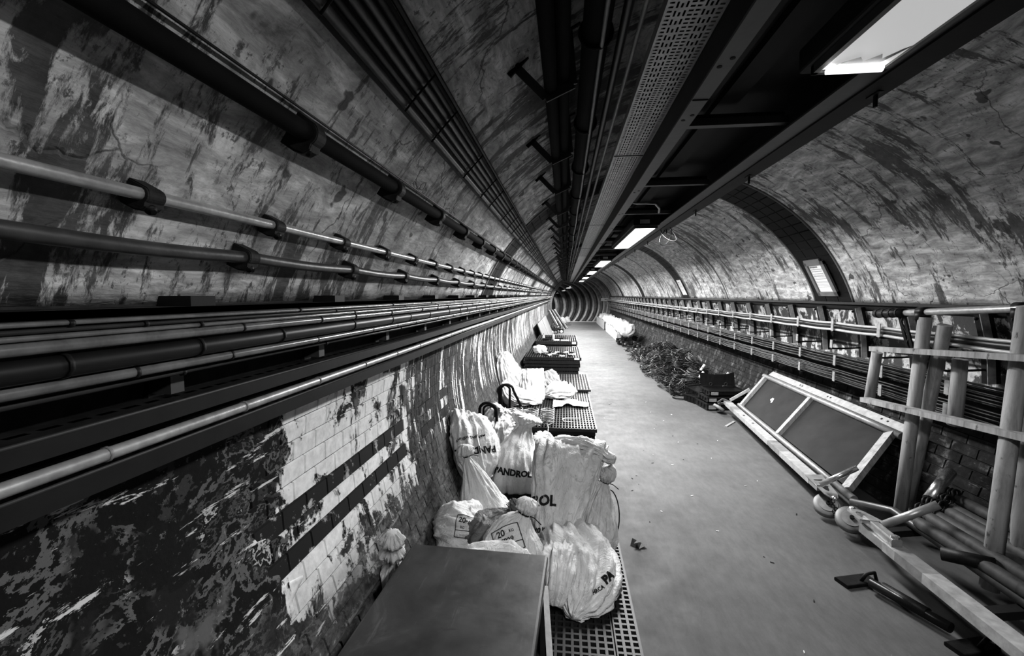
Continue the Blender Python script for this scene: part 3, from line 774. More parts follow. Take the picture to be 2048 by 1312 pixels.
# ------------------------------------------------------------------ lettering helpers
def text_mesh(txt, size, bold=0.0):
    c = bpy.data.curves.new('t', 'FONT'); c.body = txt; c.size = size; c.align_x = 'CENTER'; c.align_y = 'CENTER'; c.offset = bold; c.resolution_u = 3
    o = bpy.data.objects.new('t', c); COL.objects.link(o)
    bpy.context.view_layer.update()
    me = bpy.data.meshes.new_from_object(o.evaluated_get(bpy.context.evaluated_depsgraph_get()))
    bpy.data.objects.remove(o); bm = bmesh.new(); bm.from_mesh(me); bpy.data.meshes.remove(me)
    return bm
def flat_text(name, txt, size, o, ex, ey, mat, parent, bold=0.0):
    bm = text_mesh(txt, size, bold); o, ex, ey = Vector(o), Vector(ex).normalized(), Vector(ey).normalized()
    m = MB(); bm.verts.index_update(); m.add([o + ex*v.co.x + ey*v.co.y for v in bm.verts], [tuple(v.index for v in f.verts) for f in bm.faces]); bm.free()
    return obj(name, m, mat, parent)
def wrap_text(name, txt, size, host_mb, o, ex, ey, mat, parent, bold=0.0, warp=None, lift=.003, depth=.5):
    """lay lettering onto a curved surface by dropping it along the surface direction"""
    bm = text_mesh(txt, size, bold); bmesh.ops.triangulate(bm, faces=bm.faces[:])
    for _ in range(2):
        long = [e for e in bm.edges if e.calc_length() > size * .16]
        if not long: break
        bmesh.ops.subdivide_edges(bm, edges=long, cuts=1)
        bmesh.ops.triangulate(bm, faces=bm.faces[:])
    tree = BVHTree.FromPolygons(host_mb.v, host_mb.f)
    o, ex, ey = Vector(o), Vector(ex).normalized(), Vector(ey).normalized(); nn = ex.cross(ey).normalized(); ey = nn.cross(ex)
    m = MB(); bm.verts.index_update(); vs = []; ok = []
    for v in bm.verts:
        a, b = v.co.x, v.co.y
        if warp: a, b = warp(a, b)
        st = o + ex*a + ey*b + nn*depth; hit = tree.ray_cast(st, -nn, depth*2)
        if hit[0] is None: ok.append(False); vs.append(st - nn*depth)
        else: ok.append(True); vs.append(hit[0] + nn*lift)
    fs = [tuple(v.index for v in f.verts) for f in bm.faces if all(ok[v.index] for v in f.verts)]; bm.free()
    if not fs: return None
    m.add(vs, fs); return obj(name, m, mat, parent)

# station name plates and notices on the right wall
def wall_frame(a, y):
    x, z = arc(a); n = Vector((-math.cos(R(a)), 0, -math.sin(R(a)))); up = Vector((-math.sin(R(a)), 0, math.cos(R(a)))); ex = Vector((0, -1, 0))
    return Vector((x, y, z)), ex, up, n
def plate(name, label, cat, a, y, w, h, mat, txt, size, lift=.012):
    o, ex, up, n = wall_frame(a, y); t = thing(name, label, cat, o)
    m = MB(); c = o + n*lift; m.prism([c - ex*w/2 - up*h/2, c + ex*w/2 - up*h/2, c + ex*w/2 + up*h/2, c - ex*w/2 + up*h/2], n*.004); obj('board', m, mat, t)
    if txt: flat_text('lettering', txt, size, c + n*.0055, ex, up, 'ink', t, size*.02)
    return t
plate('name_plate', 'pale strip with station lettering between right wall brackets', 'sign', 14.2, 8.76, .42, .10, 'worn_white_paint', 'BRIXTON', .085)
plate('name_plate', 'pale strip with partly worn lettering next to the lettered strip', 'sign', 14.2, 9.42, .36, .09, 'grey_paint', 'BRIX', .07)
def notice(label, y, a0, a1, w, paper_only=False):
    am = (a0 + a1) / 2; o, ex, up, n = wall_frame(am, y); t = thing('framed_notice' if not paper_only else 'notice_sheet', label, 'notice', o)
    h = R(abs(a1 - a0)) * RT; c = o + n*.022
    def rect(m, x0, y0, x1, y1, l, d): m.prism([c + ex*x0 + up*y0 + n*l, c + ex*x1 + up*y0 + n*l, c + ex*x1 + up*y1 + n*l, c + ex*x0 + up*y1 + n*l], n*d)
    if not paper_only:
        m = MB(); b = .045
        rect(m, -w/2, -h/2, w/2, -h/2 + b, 0, .02); rect(m, -w/2, h/2 - b*.8, w/2, h/2, 0, .02); rect(m, -w/2, -h/2, -w/2 + b, h/2, 0, .02); rect(m, w/2 - b*1.3, -h/2, w/2, h/2, 0, .02)
        obj('frame', m, 'frame_grey', t)
        m = MB(); rect(m, -w/2 + .01, h/2 - .004, w/2 - .05, h/2 + .028, .004, .014); obj('hinge_bar', m, 'frame_grey', t)
        m = MB(); rect(m, -w/2 + b, -h/2 + b, w/2 - b*1.3, h/2 - b*.8, 0, .005); obj('paper', m, 'paper', t)
        x0, x1 = -w/2 + b + .008, w/2 - b*1.3 - .008
    else:
        m = MB(); rect(m, -w/2, -h/2, w/2, h/2, 0, .003); obj('paper', m, 'paper', t); x0, x1 = -w/2 + .03, w/2 - .03
    m = MB(); rect(m, x0, h/2 - .068, x0 + (x1-x0)*.62, h/2 - .052, .0052, .0006); rnd = random.Random(5)
    yy = h/2 - .09
    while yy > -h/2 + .09:
        hh = rnd.choice((.003, .004, .006)); rect(m, x0, yy, x1 - rnd.random()*.04, yy + hh, .0052, .0006); yy -= hh + rnd.choice((.010, .016, .022))
    obj('printed_lines', m, 'grey_paint', t)
    return t
notice('grey framed notice with printed paper on first dark tiled ring', 5.055, 20.7, 32.2, .355)
notice('bare paper notice on second dark tiled ring', 10.75, 21.0, 32.0, .34, True)

# ------------------------------------------------------------------ gratings and their stacks (left floor)
def grating(label, x0, x1, y0, y1, z0, th, pitch, group, tag_at=None, lx=None, ly=None):
    t = thing('floor_grating', label, 'grating', ((x0+x1)/2, (y0+y1)/2, z0), group)
    nx = max(2, round((x1-x0)/(lx or pitch))); ny = max(2, round((y1-y0)/(ly or pitch))); bw = .013
    m = MB()
    for i in range(nx + 1):
        x = x0 + (x1-x0)*i/nx; m.box(x - bw/2, y0, z0, x + bw/2, y1, z0 + th)
    o = obj('long_bars', m, 'grating_plastic', t); o['kind'] = 'stuff'
    m = MB()
    for j in range(ny + 1):
        y = y0 + (y1-y0)*j/ny; m.box(x0, y - bw/2, z0 + .004, x1, y + bw/2, z0 + th - .002)
    o = obj('cross_bars', m, 'grating_plastic', t); o['kind'] = 'stuff'
    m = MB(); m.box(x0, y0, z0 + .0005, x1, y1, z0 + .003); obj('hole_shade_sheet', m, 'matte_black', t)  # black sheet added so the mesh openings read as deep shade
    if tag_at is not None:
        m = MB(); m.box(tag_at - .05, y0 - .007, z0 + th*.25, tag_at + .05, y0 - .004, z0 + th*.85); obj('white_tag', m, 'white_label', t)
    return t
grating('square-mesh black grating lying flat beside the cabinet', -.62, .245, 1.05, 3.20, .0, .040, .040, 'gratings flat on the floor')
grating('narrow black grating strip along the walkway edge', .252, .365, 1.05, 3.20, .0, .040, .038, 'gratings flat on the floor')
grating('square-mesh black grating lying flat under the printed sacks', -.62, .365, 3.21, 5.02, .0, .040, .040, 'gratings flat on the floor')
for k, (dx, dy, w) in enumerate(((0, .02, 0), (.01, -.03, -.03), (-.015, .03, .0), (.0, .0, 0))):
    grating(('top' if k == 3 else ['lowest', 'second', 'third'][k]) + ' grating of the low stack holding loose white sacks', -.64 + dx, .362 + dx + w, 5.06 + dy, 7.6 + dy, .0 + k*.049, .044, .05, 'gratings of the low stack', None, .034, .09)
grating('loose grating lying across the far end of the low stack', -.45, .40, 7.0, 8.35, .198, .036, .05, 'gratings of the low stack', None, .045, .09)
for k in range(7):
    dx = [.0, .02, -.02, .01, .03, .0, .03][k]
    grating('%s grating of the tall stack littered with small fittings' % ['lowest', 'second', 'third', 'fourth', 'fifth', 'sixth', 'top'][k], -.80 + dx, .27 + dx + (.02 if k > 4 else 0), 8.85 + dx, 10.7 + dx, k*.068, .062, .05, 'gratings of the tall stack', (.24 if k in (1, 6) else None), .048, .12)
for k in range(5):
    dx = [.0, .02, -.03, .01, .02][k]
    grating('%s grating of the far stack with bottles on it' % ['lowest', 'second', 'third', 'fourth', 'top'][k], -.76 + dx, .30 + dx, 11.75 + dx, 13.6, k*.10, .075 if k % 2 else .09, .06, 'gratings of the far stack', .24, .055, .14)

# ------------------------------------------------------------------ steel cabinet
def cabinet():
    t = thing('steel_cabinet', 'scuffed dark steel cabinet with an open side flap beside tiled wall', 'cabinet', (-.41, 1.45, .042))
    def rotp(p):
        c = Vector((-.41, 1.45, 0)); d = Vector(p) - c; d.rotate(Matrix.Rotation(R(-2.2), 3, 'Z')); return c + d
    z0, z1 = .042, .50
    def bx(*a):
        m = MB().box(*a); m.v = [rotp(p) for p in m.v]; return m
    X0, X1, Ya, Yb = -.735, -.088, .80, 2.01
    lid = MB(); b = .012
    prof = [(X0, z1 - .035), (X0, z1 - b), (X0 + b*.3, z1 - b*.3), (X0 + b, z1), (X1 - b, z1), (X1 - b*.3, z1 - b*.3), (X1, z1 - b), (X1, z1 - .035)]
    lid.prism([(x, Ya, z) for x, z in prof], (0, Yb - Ya, 0)); lid.v = [rotp(p) for p in lid.v]
    obj('lid', lid, 'scuffed_sheet', t)
    m = bx(X0 + .034, Yb - .02, z0, X1 - .006, Yb - .006, z1 - .03); obj('end_panel', m, 'scuffed_sheet', t)
    m = bx(X0 + .034, Ya, z0, X0 + .046, Yb - .006, z1 - .03); obj('side_panel', m, 'scuffed_sheet', t)
    m = bx(X0 + .034, Ya, z0, X1 - .006, Yb - .006, z0 + .012); obj('base_panel', m, 'scuffed_sheet', t)
    m = bx(X1 - .03, Yb - .05, z0, X1 - .006, Yb - .006, z1 - .03); obj('corner_post', m, 'scuffed_sheet', t)
    # side flap, hinged at the far post and swung outwards, leaning
    m = MB(); A = Vector((-.080, 1.84, .455)); B = Vector((-.015, 1.05, .455)); d = Vector((.012, 0, -.41))
    m.prism([A, B, B + d, A + d], Vector((.016, .001, 0))); obj('flap', m, 'scuffed_sheet', t)
    m = MB(); m.bar(A + Vector((.008, 0, .002)), B + Vector((.008, 0, .002)), .022, .008); obj('flap_edge', m, 'grey_paint', t)
cabinet()

# ------------------------------------------------------------------ sacks
def cat(p0, p1, p2, p3, t):
    return .5*((2*p1) + (p2-p0)*t + (2*p0-5*p1+4*p2-p3)*t*t + (3*p1-p0-3*p2+p3)*t*t*t)
def sack(name, label, st, side, mat='white_sack', seed=1, floor_z=.042, pleat=.5, kpl=11, crease=.030, sq=2.6, group=None, tie=None, category='sack', M_=72, N_=112, wallclip=True, ruff=None):
    """st: stations (x,y,z, ra, rb) along the sack; side: direction of ra; tie: station index of the tied neck"""
    S = [(Vector(s[:3]), s[3], s[4]) for s in st]; n = len(S); rings = []; side = Vector(side).normalized(); rmax = max(s[1] for s in S)
    for j in range(M_ + 1):
        u = j / M_ * (n - 1); i = min(int(u), n - 2); t = u - i
        g = lambda k: S[max(0, min(n-1, k))]
        c = cat(g(i-1)[0], g(i)[0], g(i+1)[0], g(i+2)[0], t); e = .02
        c2 = cat(g(i-1)[0], g(i)[0], g(i+1)[0], g(i+2)[0], min(1, t + e)); c1 = cat(g(i-1)[0], g(i)[0], g(i+1)[0], g(i+2)[0], max(0, t - e))
        ra = max(.004, cat(g(i-1)[1], g(i)[1], g(i+1)[1], g(i+2)[1], t)); rb = max(.003, cat(g(i-1)[2], g(i)[2], g(i+1)[2], g(i+2)[2], t))
        d = (c2 - c1).normalized(); s1 = (side - d*side.dot(d)).normalized(); s2 = d.cross(s1)
        rings.append((c, s1, s2, ra, rb, u))
    V = []; F = []
    for j, (c, s1, s2, ra, rb, u) in enumerate(rings):
        for k in range(N_):
            th = 2*math.pi*k/N_; ct, sn = math.cos(th), math.sin(th)
            f = (abs(ct)**sq + abs(sn)**sq) ** (-1/sq)
            near = max(0.0, 1 - (ra / rmax)) 
            pl = pleat*(.12 + .9*near)*(math.cos(kpl*th + seed + 1.2*math.sin(u*1.3+seed) + 4.0*mnoise.noise((ct*1.5+seed, sn*1.5, u*.5))) * (.45 + .6*mnoise.noise((ct*2.2, sn*2.2+seed, u*.6))) + math.cos((kpl*2-3)*th + seed*2.1 + 4.0*mnoise.noise((ct*1.9, sn*1.9+seed, u*.8))) * .30 * (.4 + near) + .5*mnoise.noise((ct*3+seed, sn*3, u*.4)))
            q = Vector((ct*1.6 + seed*1.7, sn*1.6, u*.75))
            w = mnoise.fractal(q*1.4, 1.0, 2.0, 3) * .9
            rg = (1 - abs(mnoise.noise(q*2.3 + Vector((9, 0, 0))))*2.4); rg2 = (1 - abs(mnoise.noise(q*4.6 + Vector((3, 7, 0))))*2.6)
            fo = 1 - abs(mnoise.noise((ct*3.2 + seed*.7, sn*3.2, u*.42 + seed)))*3.0; fo2 = 1 - abs(mnoise.noise((ct*6.5 + seed, sn*6.5, u*1.0)))*3.0
            disp = crease*(.55*w + .16*rg + .10*rg2 + .75*max(-.6, fo) + .45*max(-.6, fo2)) * (.35 + .65*min(1, ra / rmax))
            k2 = 1 + pl*.30
            p = c + s1*(ct*f*(ra*k2 + disp)) + s2*(sn*f*(rb*k2 + disp))
            if p.z < floor_z + .004: p.z = floor_z + .004 + .012*abs(mnoise.noise(p*9))
            if wallclip:
                dx, dz = p.x - CX, p.z - CZ; rr = math.hypot(dx, dz); lim = RT - .02
                if rr > lim and p.x < 0: p.x = CX + dx/rr*lim; p.z = max(floor_z + .004, CZ + dz/rr*lim)
            V.append(p)
    for j in range(M_):
        F += [(j*N_+k, j*N_+(k+1) % N_, (j+1)*N_+(k+1) % N_, (j+1)*N_+k) for k in range(N_)]
    V.append(sum(V[:N_], Vector())/N_); V.append(sum(V[M_*N_:(M_+1)*N_], Vector())/N_)
    a, b = len(V) - 2, len(V) - 1
    F += [(a, (k+1) % N_, k) for k in range(N_)] + [(b, M_*N_+k, M_*N_+(k+1) % N_) for k in range(N_)]
    UVS = [(R0[5]*.35, k/N_) for R0 in rings for k in range(N_)] + [(0, 0), (1, 0)]
    mb = MB(); mb.add(V, F)
    lo = min(p.z for p in mb.v); c = S[0][0]
    T = thing(name, label, category, (sum(p.x for p in mb.v)/len(V), sum(p.y for p in mb.v)/len(V), lo), group)
    body = obj('bag', mb, mat, T, True)
    for p in body.data.polygons: p.use_smooth = True
    uvl = body.data.uv_layers.new(name='UVMap')
    for p in body.data.polygons:
        us = [UVS[body.data.loops[li].vertex_index] for li in p.loop_indices]; wrapf = max(q[1] for q in us) - min(q[1] for q in us) > .5
        for li, q in zip(p.loop_indices, us): uvl.data[li].uv = (q[0], q[1] + (1 if wrapf and q[1] < .5 else 0))
    if tie is not None:
        j = int(tie / (n-1) * M_); c, s1, s2, ra, rb, u = rings[j]
        m = MB(); m.tube([c + s1*(ra*1.12+.004)*math.cos(R(a)) + s2*(rb*1.12+.004)*math.sin(R(a)) for a in range(0, 360, 20)], .0045, 6, closed=True)
        tl = c + s1*(ra + .004); m.tube([tl, tl + s1*.03 + Vector((0, -.01, .005)), tl + s1*.07 + Vector((0, -.02, -.01))], .003, 5)
        obj('cable_tie', m, 'black_plastic', T, True)
    return T, mb

VIEW = lambda p: (Vector((0, 0, EYE)) - Vector(p)).normalized()
def sack_text(T, mb, txt, size, at, ex, mat='ink', bold=.0, warp=None, name='lettering'):
    """lettering printed on the side of the sack that faces the walkway end"""
    at = Vector(at); n = Vector((.08, -.72, .68)).normalized(); ex = Vector(ex); ex = (ex - n*ex.dot(n)).normalized(); ey = n.cross(ex)
    return wrap_text(name, txt, size, mb, at, ex, ey, mat, T, bold, warp)
def sack_panel(T, mb, at, ex, w, h, rows, mat='white_label'):
    """printed box outline with lines of text"""
    at = Vector(at); n = Vector((.08, -.72, .68)).normalized(); ex = Vector(ex); ex = (ex - n*ex.dot(n)).normalized(); ey = n.cross(ex)
    tree = BVHTree.FromPolygons(mb.v, mb.f)
    def drop(a, b):
        st = at + ex*a + ey*b + n*.4; h_ = tree.ray_cast(st, -n, .8); return (h_[0] + n*.0045) if h_[0] else None
    for (a0, b0, a1, b1) in ((-w/2, -h/2, w/2, -h/2), (w/2, -h/2, w/2, h/2), (w/2, h/2, -w/2, h/2), (-w/2, h/2, -w/2, -h/2), (-w/2, -h/2 + h*.30, w/2, -h/2 + h*.30)):
        pts = [drop(a0 + (a1-a0)*i/12, b0 + (b1-b0)*i/12) for i in range(13)]; pts = [p for p in pts if p]
        if len(pts) > 2: obj('printed_border', MB().tube(pts, .0022, 4), 'ink', T)
    for txt, size, a, b in rows:
        wrap_text('lettering', txt, size, mb, at + ex*a + ey*b, ex, ey, 'ink', T, size*.02)

# S2 printed sack standing behind, neck up
T, mb = sack('sack', 'white printed sack standing with gathered open neck, capital lettering across its belly', [(-.42, 3.78, .05, .17, .10), (-.425, 3.76, .10, .215, .15), (-.41, 3.78, .24, .19, .15), (-.385, 3.84, .38, .13, .10), (-.36, 3.90, .49, .07, .055), (-.345, 3.92, .545, .06, .045), (-.33, 3.91, .60, .10, .05), (-.315, 3.90, .63, .12, .04)], (1, .1, 0), 'white_sack', 2, pleat=.55, group=None)
sack_text(T, mb, 'PANDROL', .060, (-.42, 3.66, .17), (1, 0, -.10), bold=.003, warp=lambda a, b: (a*1.12, b + .9*a*a))
# S1 printed sack slumped against the wall
T, mb = sack('sack', 'white printed sack slumped against the tiles, its lettering upside down', [(-.62, 3.50, .20, .05, .04), (-.66, 3.52, .26, .13, .09), (-.71, 3.58, .37, .18, .12), (-.755, 3.66, .50, .185, .12), (-.80, 3.74, .60, .16, .08), (-.815, 3.80, .66, .14, .025)], (.75, .25, -.45), 'white_sack', 5, pleat=.22, crease=.028)
sack_text(T, mb, 'PANDROL', .070, (-.715, 3.50, .42), (-1, -.1, -.35), bold=.003, warp=lambda a, b: (a - .02, b - .35*a*a))
sack_text(T, mb, 'MAX BAG WEIGHT', .028, (-.745, 3.52, .54), (-1, -.1, -.45), bold=.001)
# S12 crumpled open sack behind
sack('sack', 'dirty crumpled open sack propped behind the printed sacks', [(-.66, 4.45, .05, .13, .12), (-.68, 4.48, .16, .15, .13), (-.68, 4.52, .30, .14, .11), (-.66, 4.55, .42, .12, .08), (-.63, 4.56, .49, .10, .04), (-.61, 4.56, .52, .09, .015)], (1, .2, .2), 'dirty_sack', 9, pleat=.45, crease=.05)
sack('sack', 'small dirty sack flopped over between printed sack and gratings', [(-.20, 4.35, .06, .10, .06), (-.19, 4.30, .14, .13, .09), (-.20, 4.25, .27, .10, .08), (-.22, 4.22, .36, .05, .05)], (1, 0, 0), 'dirty_sack', 12, crease=.04)
# S3 white cone tied at the top
sack('sack', 'tall white cone-shaped sack tied at its tip, leaning by the tiles', [(-.50, 3.02, .10, .10, .09), (-.53, 3.03, .15, .165, .12), (-.575, 3.05, .25, .135, .10), (-.625, 3.08, .38, .085, .065), (-.67, 3.10, .49, .038, .034), (-.685, 3.11, .535, .017, .017), (-.692, 3.11, .565, .052, .042), (-.69, 3.10, .605, .048, .036), (-.688, 3.10, .625, .02, .015)], (1, 0, .25), 'clean_sack', 3, pleat=.42, crease=.014, tie=5)
# S4 label sack lower left
T, mb = sack('sack', 'plump white sack with boxed number print wedged beside the tiles', [(-.78, 2.80, .13, .06, .08), (-.72, 2.78, .16, .14, .15), (-.62, 2.74, .18, .17, .17), (-.52, 2.72, .20, .14, .14), (-.45, 2.72, .24, .05, .05), (-.425, 2.72, .25, .025, .025), (-.40, 2.71, .26, .06, .05), (-.385, 2.70, .27, .055, .04)], (0, .4, 1), 'white_sack', 14, pleat=.40, tie=5, crease=.024)
sack_panel(T, mb, (-.56, 2.62, .27), (.97, .1, -.15), .17, .12, [('20', .042, -.05, .03), ('PANDROL', .026, .03, .025), ('KG', .018, -.045, -.005)])
# S5 dark sack
sack('sack', 'dark grey sack with pleated tied neck amid the white sacks', [(-.52, 2.62, .13, .07, .08), (-.47, 2.64, .18, .13, .13), (-.40, 2.68, .24, .12, .12), (-.335, 2.70, .30, .06, .06), (-.305, 2.70, .32, .028, .028), (-.28, 2.70, .335, .07, .05), (-.265, 2.69, .35, .08, .03)], (0, .4, 1), 'grey_sack', 17, pleat=.7, tie=4, kpl=13)
# S6 label sack with white knot
T, mb = sack('sack', 'white sack with two boxed labels and a bulging white knot', [(-.29, 2.42, .06, .12, .10), (-.285, 2.42, .16, .15, .12), (-.275, 2.43, .29, .155, .115), (-.255, 2.45, .38, .11, .09), (-.225, 2.46, .44, .045, .045), (-.215, 2.465, .46, .028, .028), (-.205, 2.47, .49, .055, .05), (-.20, 2.47, .525, .05, .045), (-.195, 2.47, .545, .022, .02)], (1, 0, 0), 'white_sack', 19, pleat=.45, tie=5, kpl=12, crease=.014)
sack_panel(T, mb, (-.295, 2.36, .355), (.85, .1, .4), .15, .13, [('20', .045, -.03, .035), ('KG', .02, .03, .035), ('EP29', .036, -.005, -.005), ('PANDROL', .018, 0, -.046)])
# S10 white sack right behind the cabinet
sack('sack', 'white crumpled sack pressed against the back of the cabinet', [(-.48, 2.18, .16, .08, .05), (-.42, 2.17, .22, .15, .08), (-.32, 2.17, .25, .15, .09), (-.22, 2.17, .24, .14, .08), (-.14, 2.18, .22, .08, .05)], (0, .2, 1), 'clean_sack', 23, pleat=.5, crease=.03)
# S7 tall flat sack
T, mb = sack('sack', 'tallest stained sack standing upright with folded open top', [(-.045, 2.80, .05, .09, .05), (-.045, 2.78, .11, .115, .09), (-.04, 2.83, .24, .145, .11), (-.01, 2.90, .42, .185, .10), (.02, 2.97, .57, .205, .07), (.04, 3.02, .635, .21, .045), (.06, 3.09, .645, .215, .03), (.065, 3.13, .60, .205, .02)], (1, .04, 0), 'dirty_sack', 29, pleat=.22, crease=.020, sq=3.2, kpl=7)
sack_text(T, mb, 'PANDROL', .080, (-.235, 2.80, .37), (1, 0, -.02), bold=.004)
sack_text(T, mb, '20 KG', .036, (-.13, 2.74, .21), (1, 0, 0), bold=.002)
# folded flap on its shoulder
sack('sack', 'empty white sack draped over the top of the tallest sack', [(-.09, 3.07, .655, .035, .020), (.0, 3.08, .672, .055, .026), (.12, 3.07, .668, .055, .026), (.22, 3.04, .645, .05, .026), (.29, 3.0, .61, .04, .02), (.335, 2.98, .60, .02, .012)], (0, 1, 0), 'clean_sack', 31, pleat=.5, crease=.022)
# S8 tied grubby sack on the walkway side
sack('sack', 'grubby sack tied near its top beside the walkway', [(.19, 2.92, .05, .09, .09), (.205, 2.90, .11, .125, .11), (.22, 2.92, .22, .11, .10), (.245, 2.98, .33, .07, .06), (.265, 3.02, .405, .032, .03), (.275, 3.03, .43, .022, .022), (.285, 3.03, .47, .05, .04), (.295, 3.03, .51, .045, .03), (.28, 3.03, .54, .02, .012)], (1, 0, -.2), 'dirty_sack', 37, pleat=.5, tie=5, kpl=12, crease=.018)
# S9 front sack
T, mb = sack('sack', 'white sack slumped on the mesh grating beside the cabinet flap', [(.00, 2.72, .16, .12, .05), (.03, 2.66, .18, .17, .11), (.08, 2.55, .15, .20, .12), (.11, 2.44, .12, .18, .10), (.10, 2.33, .085, .12, .06), (.07, 2.25, .062, .06, .03), (.055, 2.20, .055, .02, .012)], (1, .25, 0), 'white_sack', 41, pleat=.32, crease=.042)
sack_text(T, mb, 'PA', .055, (.235, 2.42, .13), (.7, .55, .35), bold=.004)
sack_text(T, mb, 'HRCA', .026, (.18, 2.36, .10), (.8, .45, .25), bold=.001)
sack('sack', 'white sack lying behind the slumped front sack, against the cabinet corner', [(-.05, 2.28, .05, .05, .05), (-.03, 2.36, .13, .10, .10), (-.01, 2.48, .17, .10, .11), (.0, 2.58, .19, .06, .06)], (1, 0, 0), 'clean_sack', 43, crease=.03)
# S11 knot between cabinet and wall
sack('sack', 'white sack with twin-lobed knot squeezed between cabinet and tiles', [(-.82, 2.06, 0.060, .05, .09), (-.83, 2.06, 0.125, .075, .11), (-.835, 2.05, 0.265, .065, .09), (-.825, 2.04, 0.375, .035, .04), (-.815, 2.02, 0.430, .018, .02), (-.805, 2.0, 0.465, .05, .045), (-.80, 1.99, 0.500, .030, .03), (-.795, 1.98, 0.535, .048, .045), (-.79, 1.97, 0.580, .02, .02)], (1, 0, 0), 'white_sack', 47, pleat=.55, tie=4, kpl=10, crease=.014)
# sacks on the low stack
ZS = .200
sack('sack', 'tall pale sack leaning upright against the left wall behind the coils', [(-.62, 6.35, .24, .16, .10), (-.70, 6.36, .36, .19, .12), (-.78, 6.38, .52, .18, .12), (-.83, 6.40, .68, .14, .10), (-.86, 6.42, .80, .10, .07), (-.875, 6.42, .87, .05, .04)], (1, 0, .5), 'white_sack', 53, ZS, .25, crease=.028)
sack('sack', 'long open sack lying along the foot of the leaning pale sack', [(-.82, 6.0, .50, .08, .015), (-.78, 6.02, .42, .10, .05), (-.66, 6.05, .31, .11, .08), (-.50, 6.10, .27, .09, .07), (-.36, 6.15, .235, .06, .03), (-.30, 6.16, .225, .03, .012)], (0, .6, .8), 'white_sack', 54, ZS, .3, crease=.03)
sack('sack', 'squarish white open-mouthed sack standing in the middle of the low stack', [(-.42, 6.25, .22, .12, .06), (-.43, 6.25, .30, .14, .10), (-.45, 6.28, .45, .145, .09), (-.46, 6.32, .58, .145, .05), (-.465, 6.34, .65, .15, .015)], (1, .1, .05), 'white_sack', 57, ZS, .2, crease=.026)
sack('sack', 'grey translucent-looking sack folded into a wedge on the low stack', [(-.30, 6.9, .52, .10, .02), (-.26, 6.88, .42, .14, .06), (-.17, 6.85, .32, .13, .07), (-.06, 6.82, .25, .07, .05), (.0, 6.8, .225, .03, .02)], (.5, .3, .8), 'clear_grey_sack', 59, ZS, .25, crease=.03)
sack('sack', 'white sack lying on its side with twisted ends on the low stack', [(-.28, 6.50, .215, .02, .02), (-.22, 6.50, .26, .07, .07), (-.12, 6.50, .30, .11, .10), (.0, 6.52, .30, .11, .09), (.08, 6.55, .31, .08, .06), (.14, 6.56, .36, .06, .02)], (0, .5, 1), 'white_sack', 61, ZS, .4, crease=.03)
# flat empty sack
m = MB(); n1, n2 = 26, 20; vs = []
for j in range(n2 + 1):
    for i in range(n1 + 1):
        u, v = i / n1, j / n2
        x = -.15 + .48*u + .10*(v - .5)*math.sin(u*3); y = 5.95 + .42*v*(1 - .55*u) + .10*u - .05*math.sin(u*9)
        zz = ZS + .008 + .045*abs(mnoise.noise((u*3, v*3, 4))) + .022*(1 - abs(mnoise.noise((u*6, v*6, 1)))*2.2)*math.sin(math.pi*v)*math.sin(math.pi*u) + .05*max(0, .5 - abs(u - .4)*2)*math.sin(math.pi*v)
        vs.append((x, y, max(ZS + .004, zz)))
m.add(vs, [(j*(n1+1)+i, j*(n1+1)+i+1, (j+1)*(n1+1)+i+1, (j+1)*(n1+1)+i) for j in range(n2) for i in range(n1)])
o = single('sack', m, 'clean_sack', 'flat empty white sack spread on the low grating stack', 'sack', smooth=True)
md = o.modifiers.new('t', 'SOLIDIFY'); md.thickness = .004; md.offset = 1
# black strap hoop beside the grubby sack
m = MB(); m.tube([(.30 + .07*math.sin(R(a)), 2.98 + .03*math.cos(R(a)), .22 + .17*math.cos(R(a))) for a in range(10, 190, 15)], .004, 6)
single('strap_loop', m, 'black_plastic', 'black plastic strap bowing out behind the grubby tied sack', 'strap', smooth=True)

# ------------------------------------------------------------------ coils and hooped hoses by the low stack
def coil(name, label, c, r, h, turns, wr, mat, cat_, group=None, seed=0, axis=(0, 0, 1), nseg=18):
    ax = Vector(axis).normalized(); u = ax.orthogonal().normalized(); w = ax.cross(u); c = Vector(c); pts = []
    for i in range(int(turns*nseg) + 1):
        a = 2*math.pi*i/nseg; t = i/(turns*nseg); rr = r*(1 + .08*mnoise.noise((a*.9, seed, 0)))
        pts.append(c + ax*(h*t + .012*mnoise.noise((a*1.3, seed, 5))) + (u*math.cos(a) + w*math.sin(a))*rr)
    return single(name, MB().tube(pts, wr, 6), mat, label, cat_, group, True)
coil('wire_coil', 'springy wire coil standing nearest the printed sacks', (-.56, 5.12, .21), .085, .17, 9, .0065, 'coil_wire', 'coil')
coil('wire_coil', 'springy pale wire coil standing between two darker coils', (-.38, 5.14, .21), .085, .16, 9, .006, 'coil_wire', 'coil')
coil('wire_coil', 'springy wire coil standing alone out on the low stack', (-.19, 5.20, .20), .075, .17, 9, .006, 'coil_wire', 'coil')
def hoop(label, c, w, hgt, r, lean, long):
    c = Vector(c); pts = [c + Vector((-w/2, 0, 0))]
    for a in range(180, -1, -15): pts.append(c + Vector((w/2*math.cos(R(a)), -lean*math.sin(R(a))*.3, hgt - w/2 + w/2*math.sin(R(a)))))
    pts.append(c + Vector(long)); single('bent_tube', MB().tube(pts, r, 10), 'black_rubber', label, 'tube', None, True)
hoop('black hooped tube standing by the wall, taller of two', (-.68, 5.35, .20), .15, .42, .016, .1, (.26, -.2, .05))
hoop('black hooped tube standing by the wall, its twin just behind', (-.72, 5.42, .20), .13, .40, .015, .1, (.06, 0, 0))
hoop('low black hooped tube poking above the slumped printed sack', (-.76, 4.45, .05), .17, .56, .015, .1, (.11, -.05, .12))
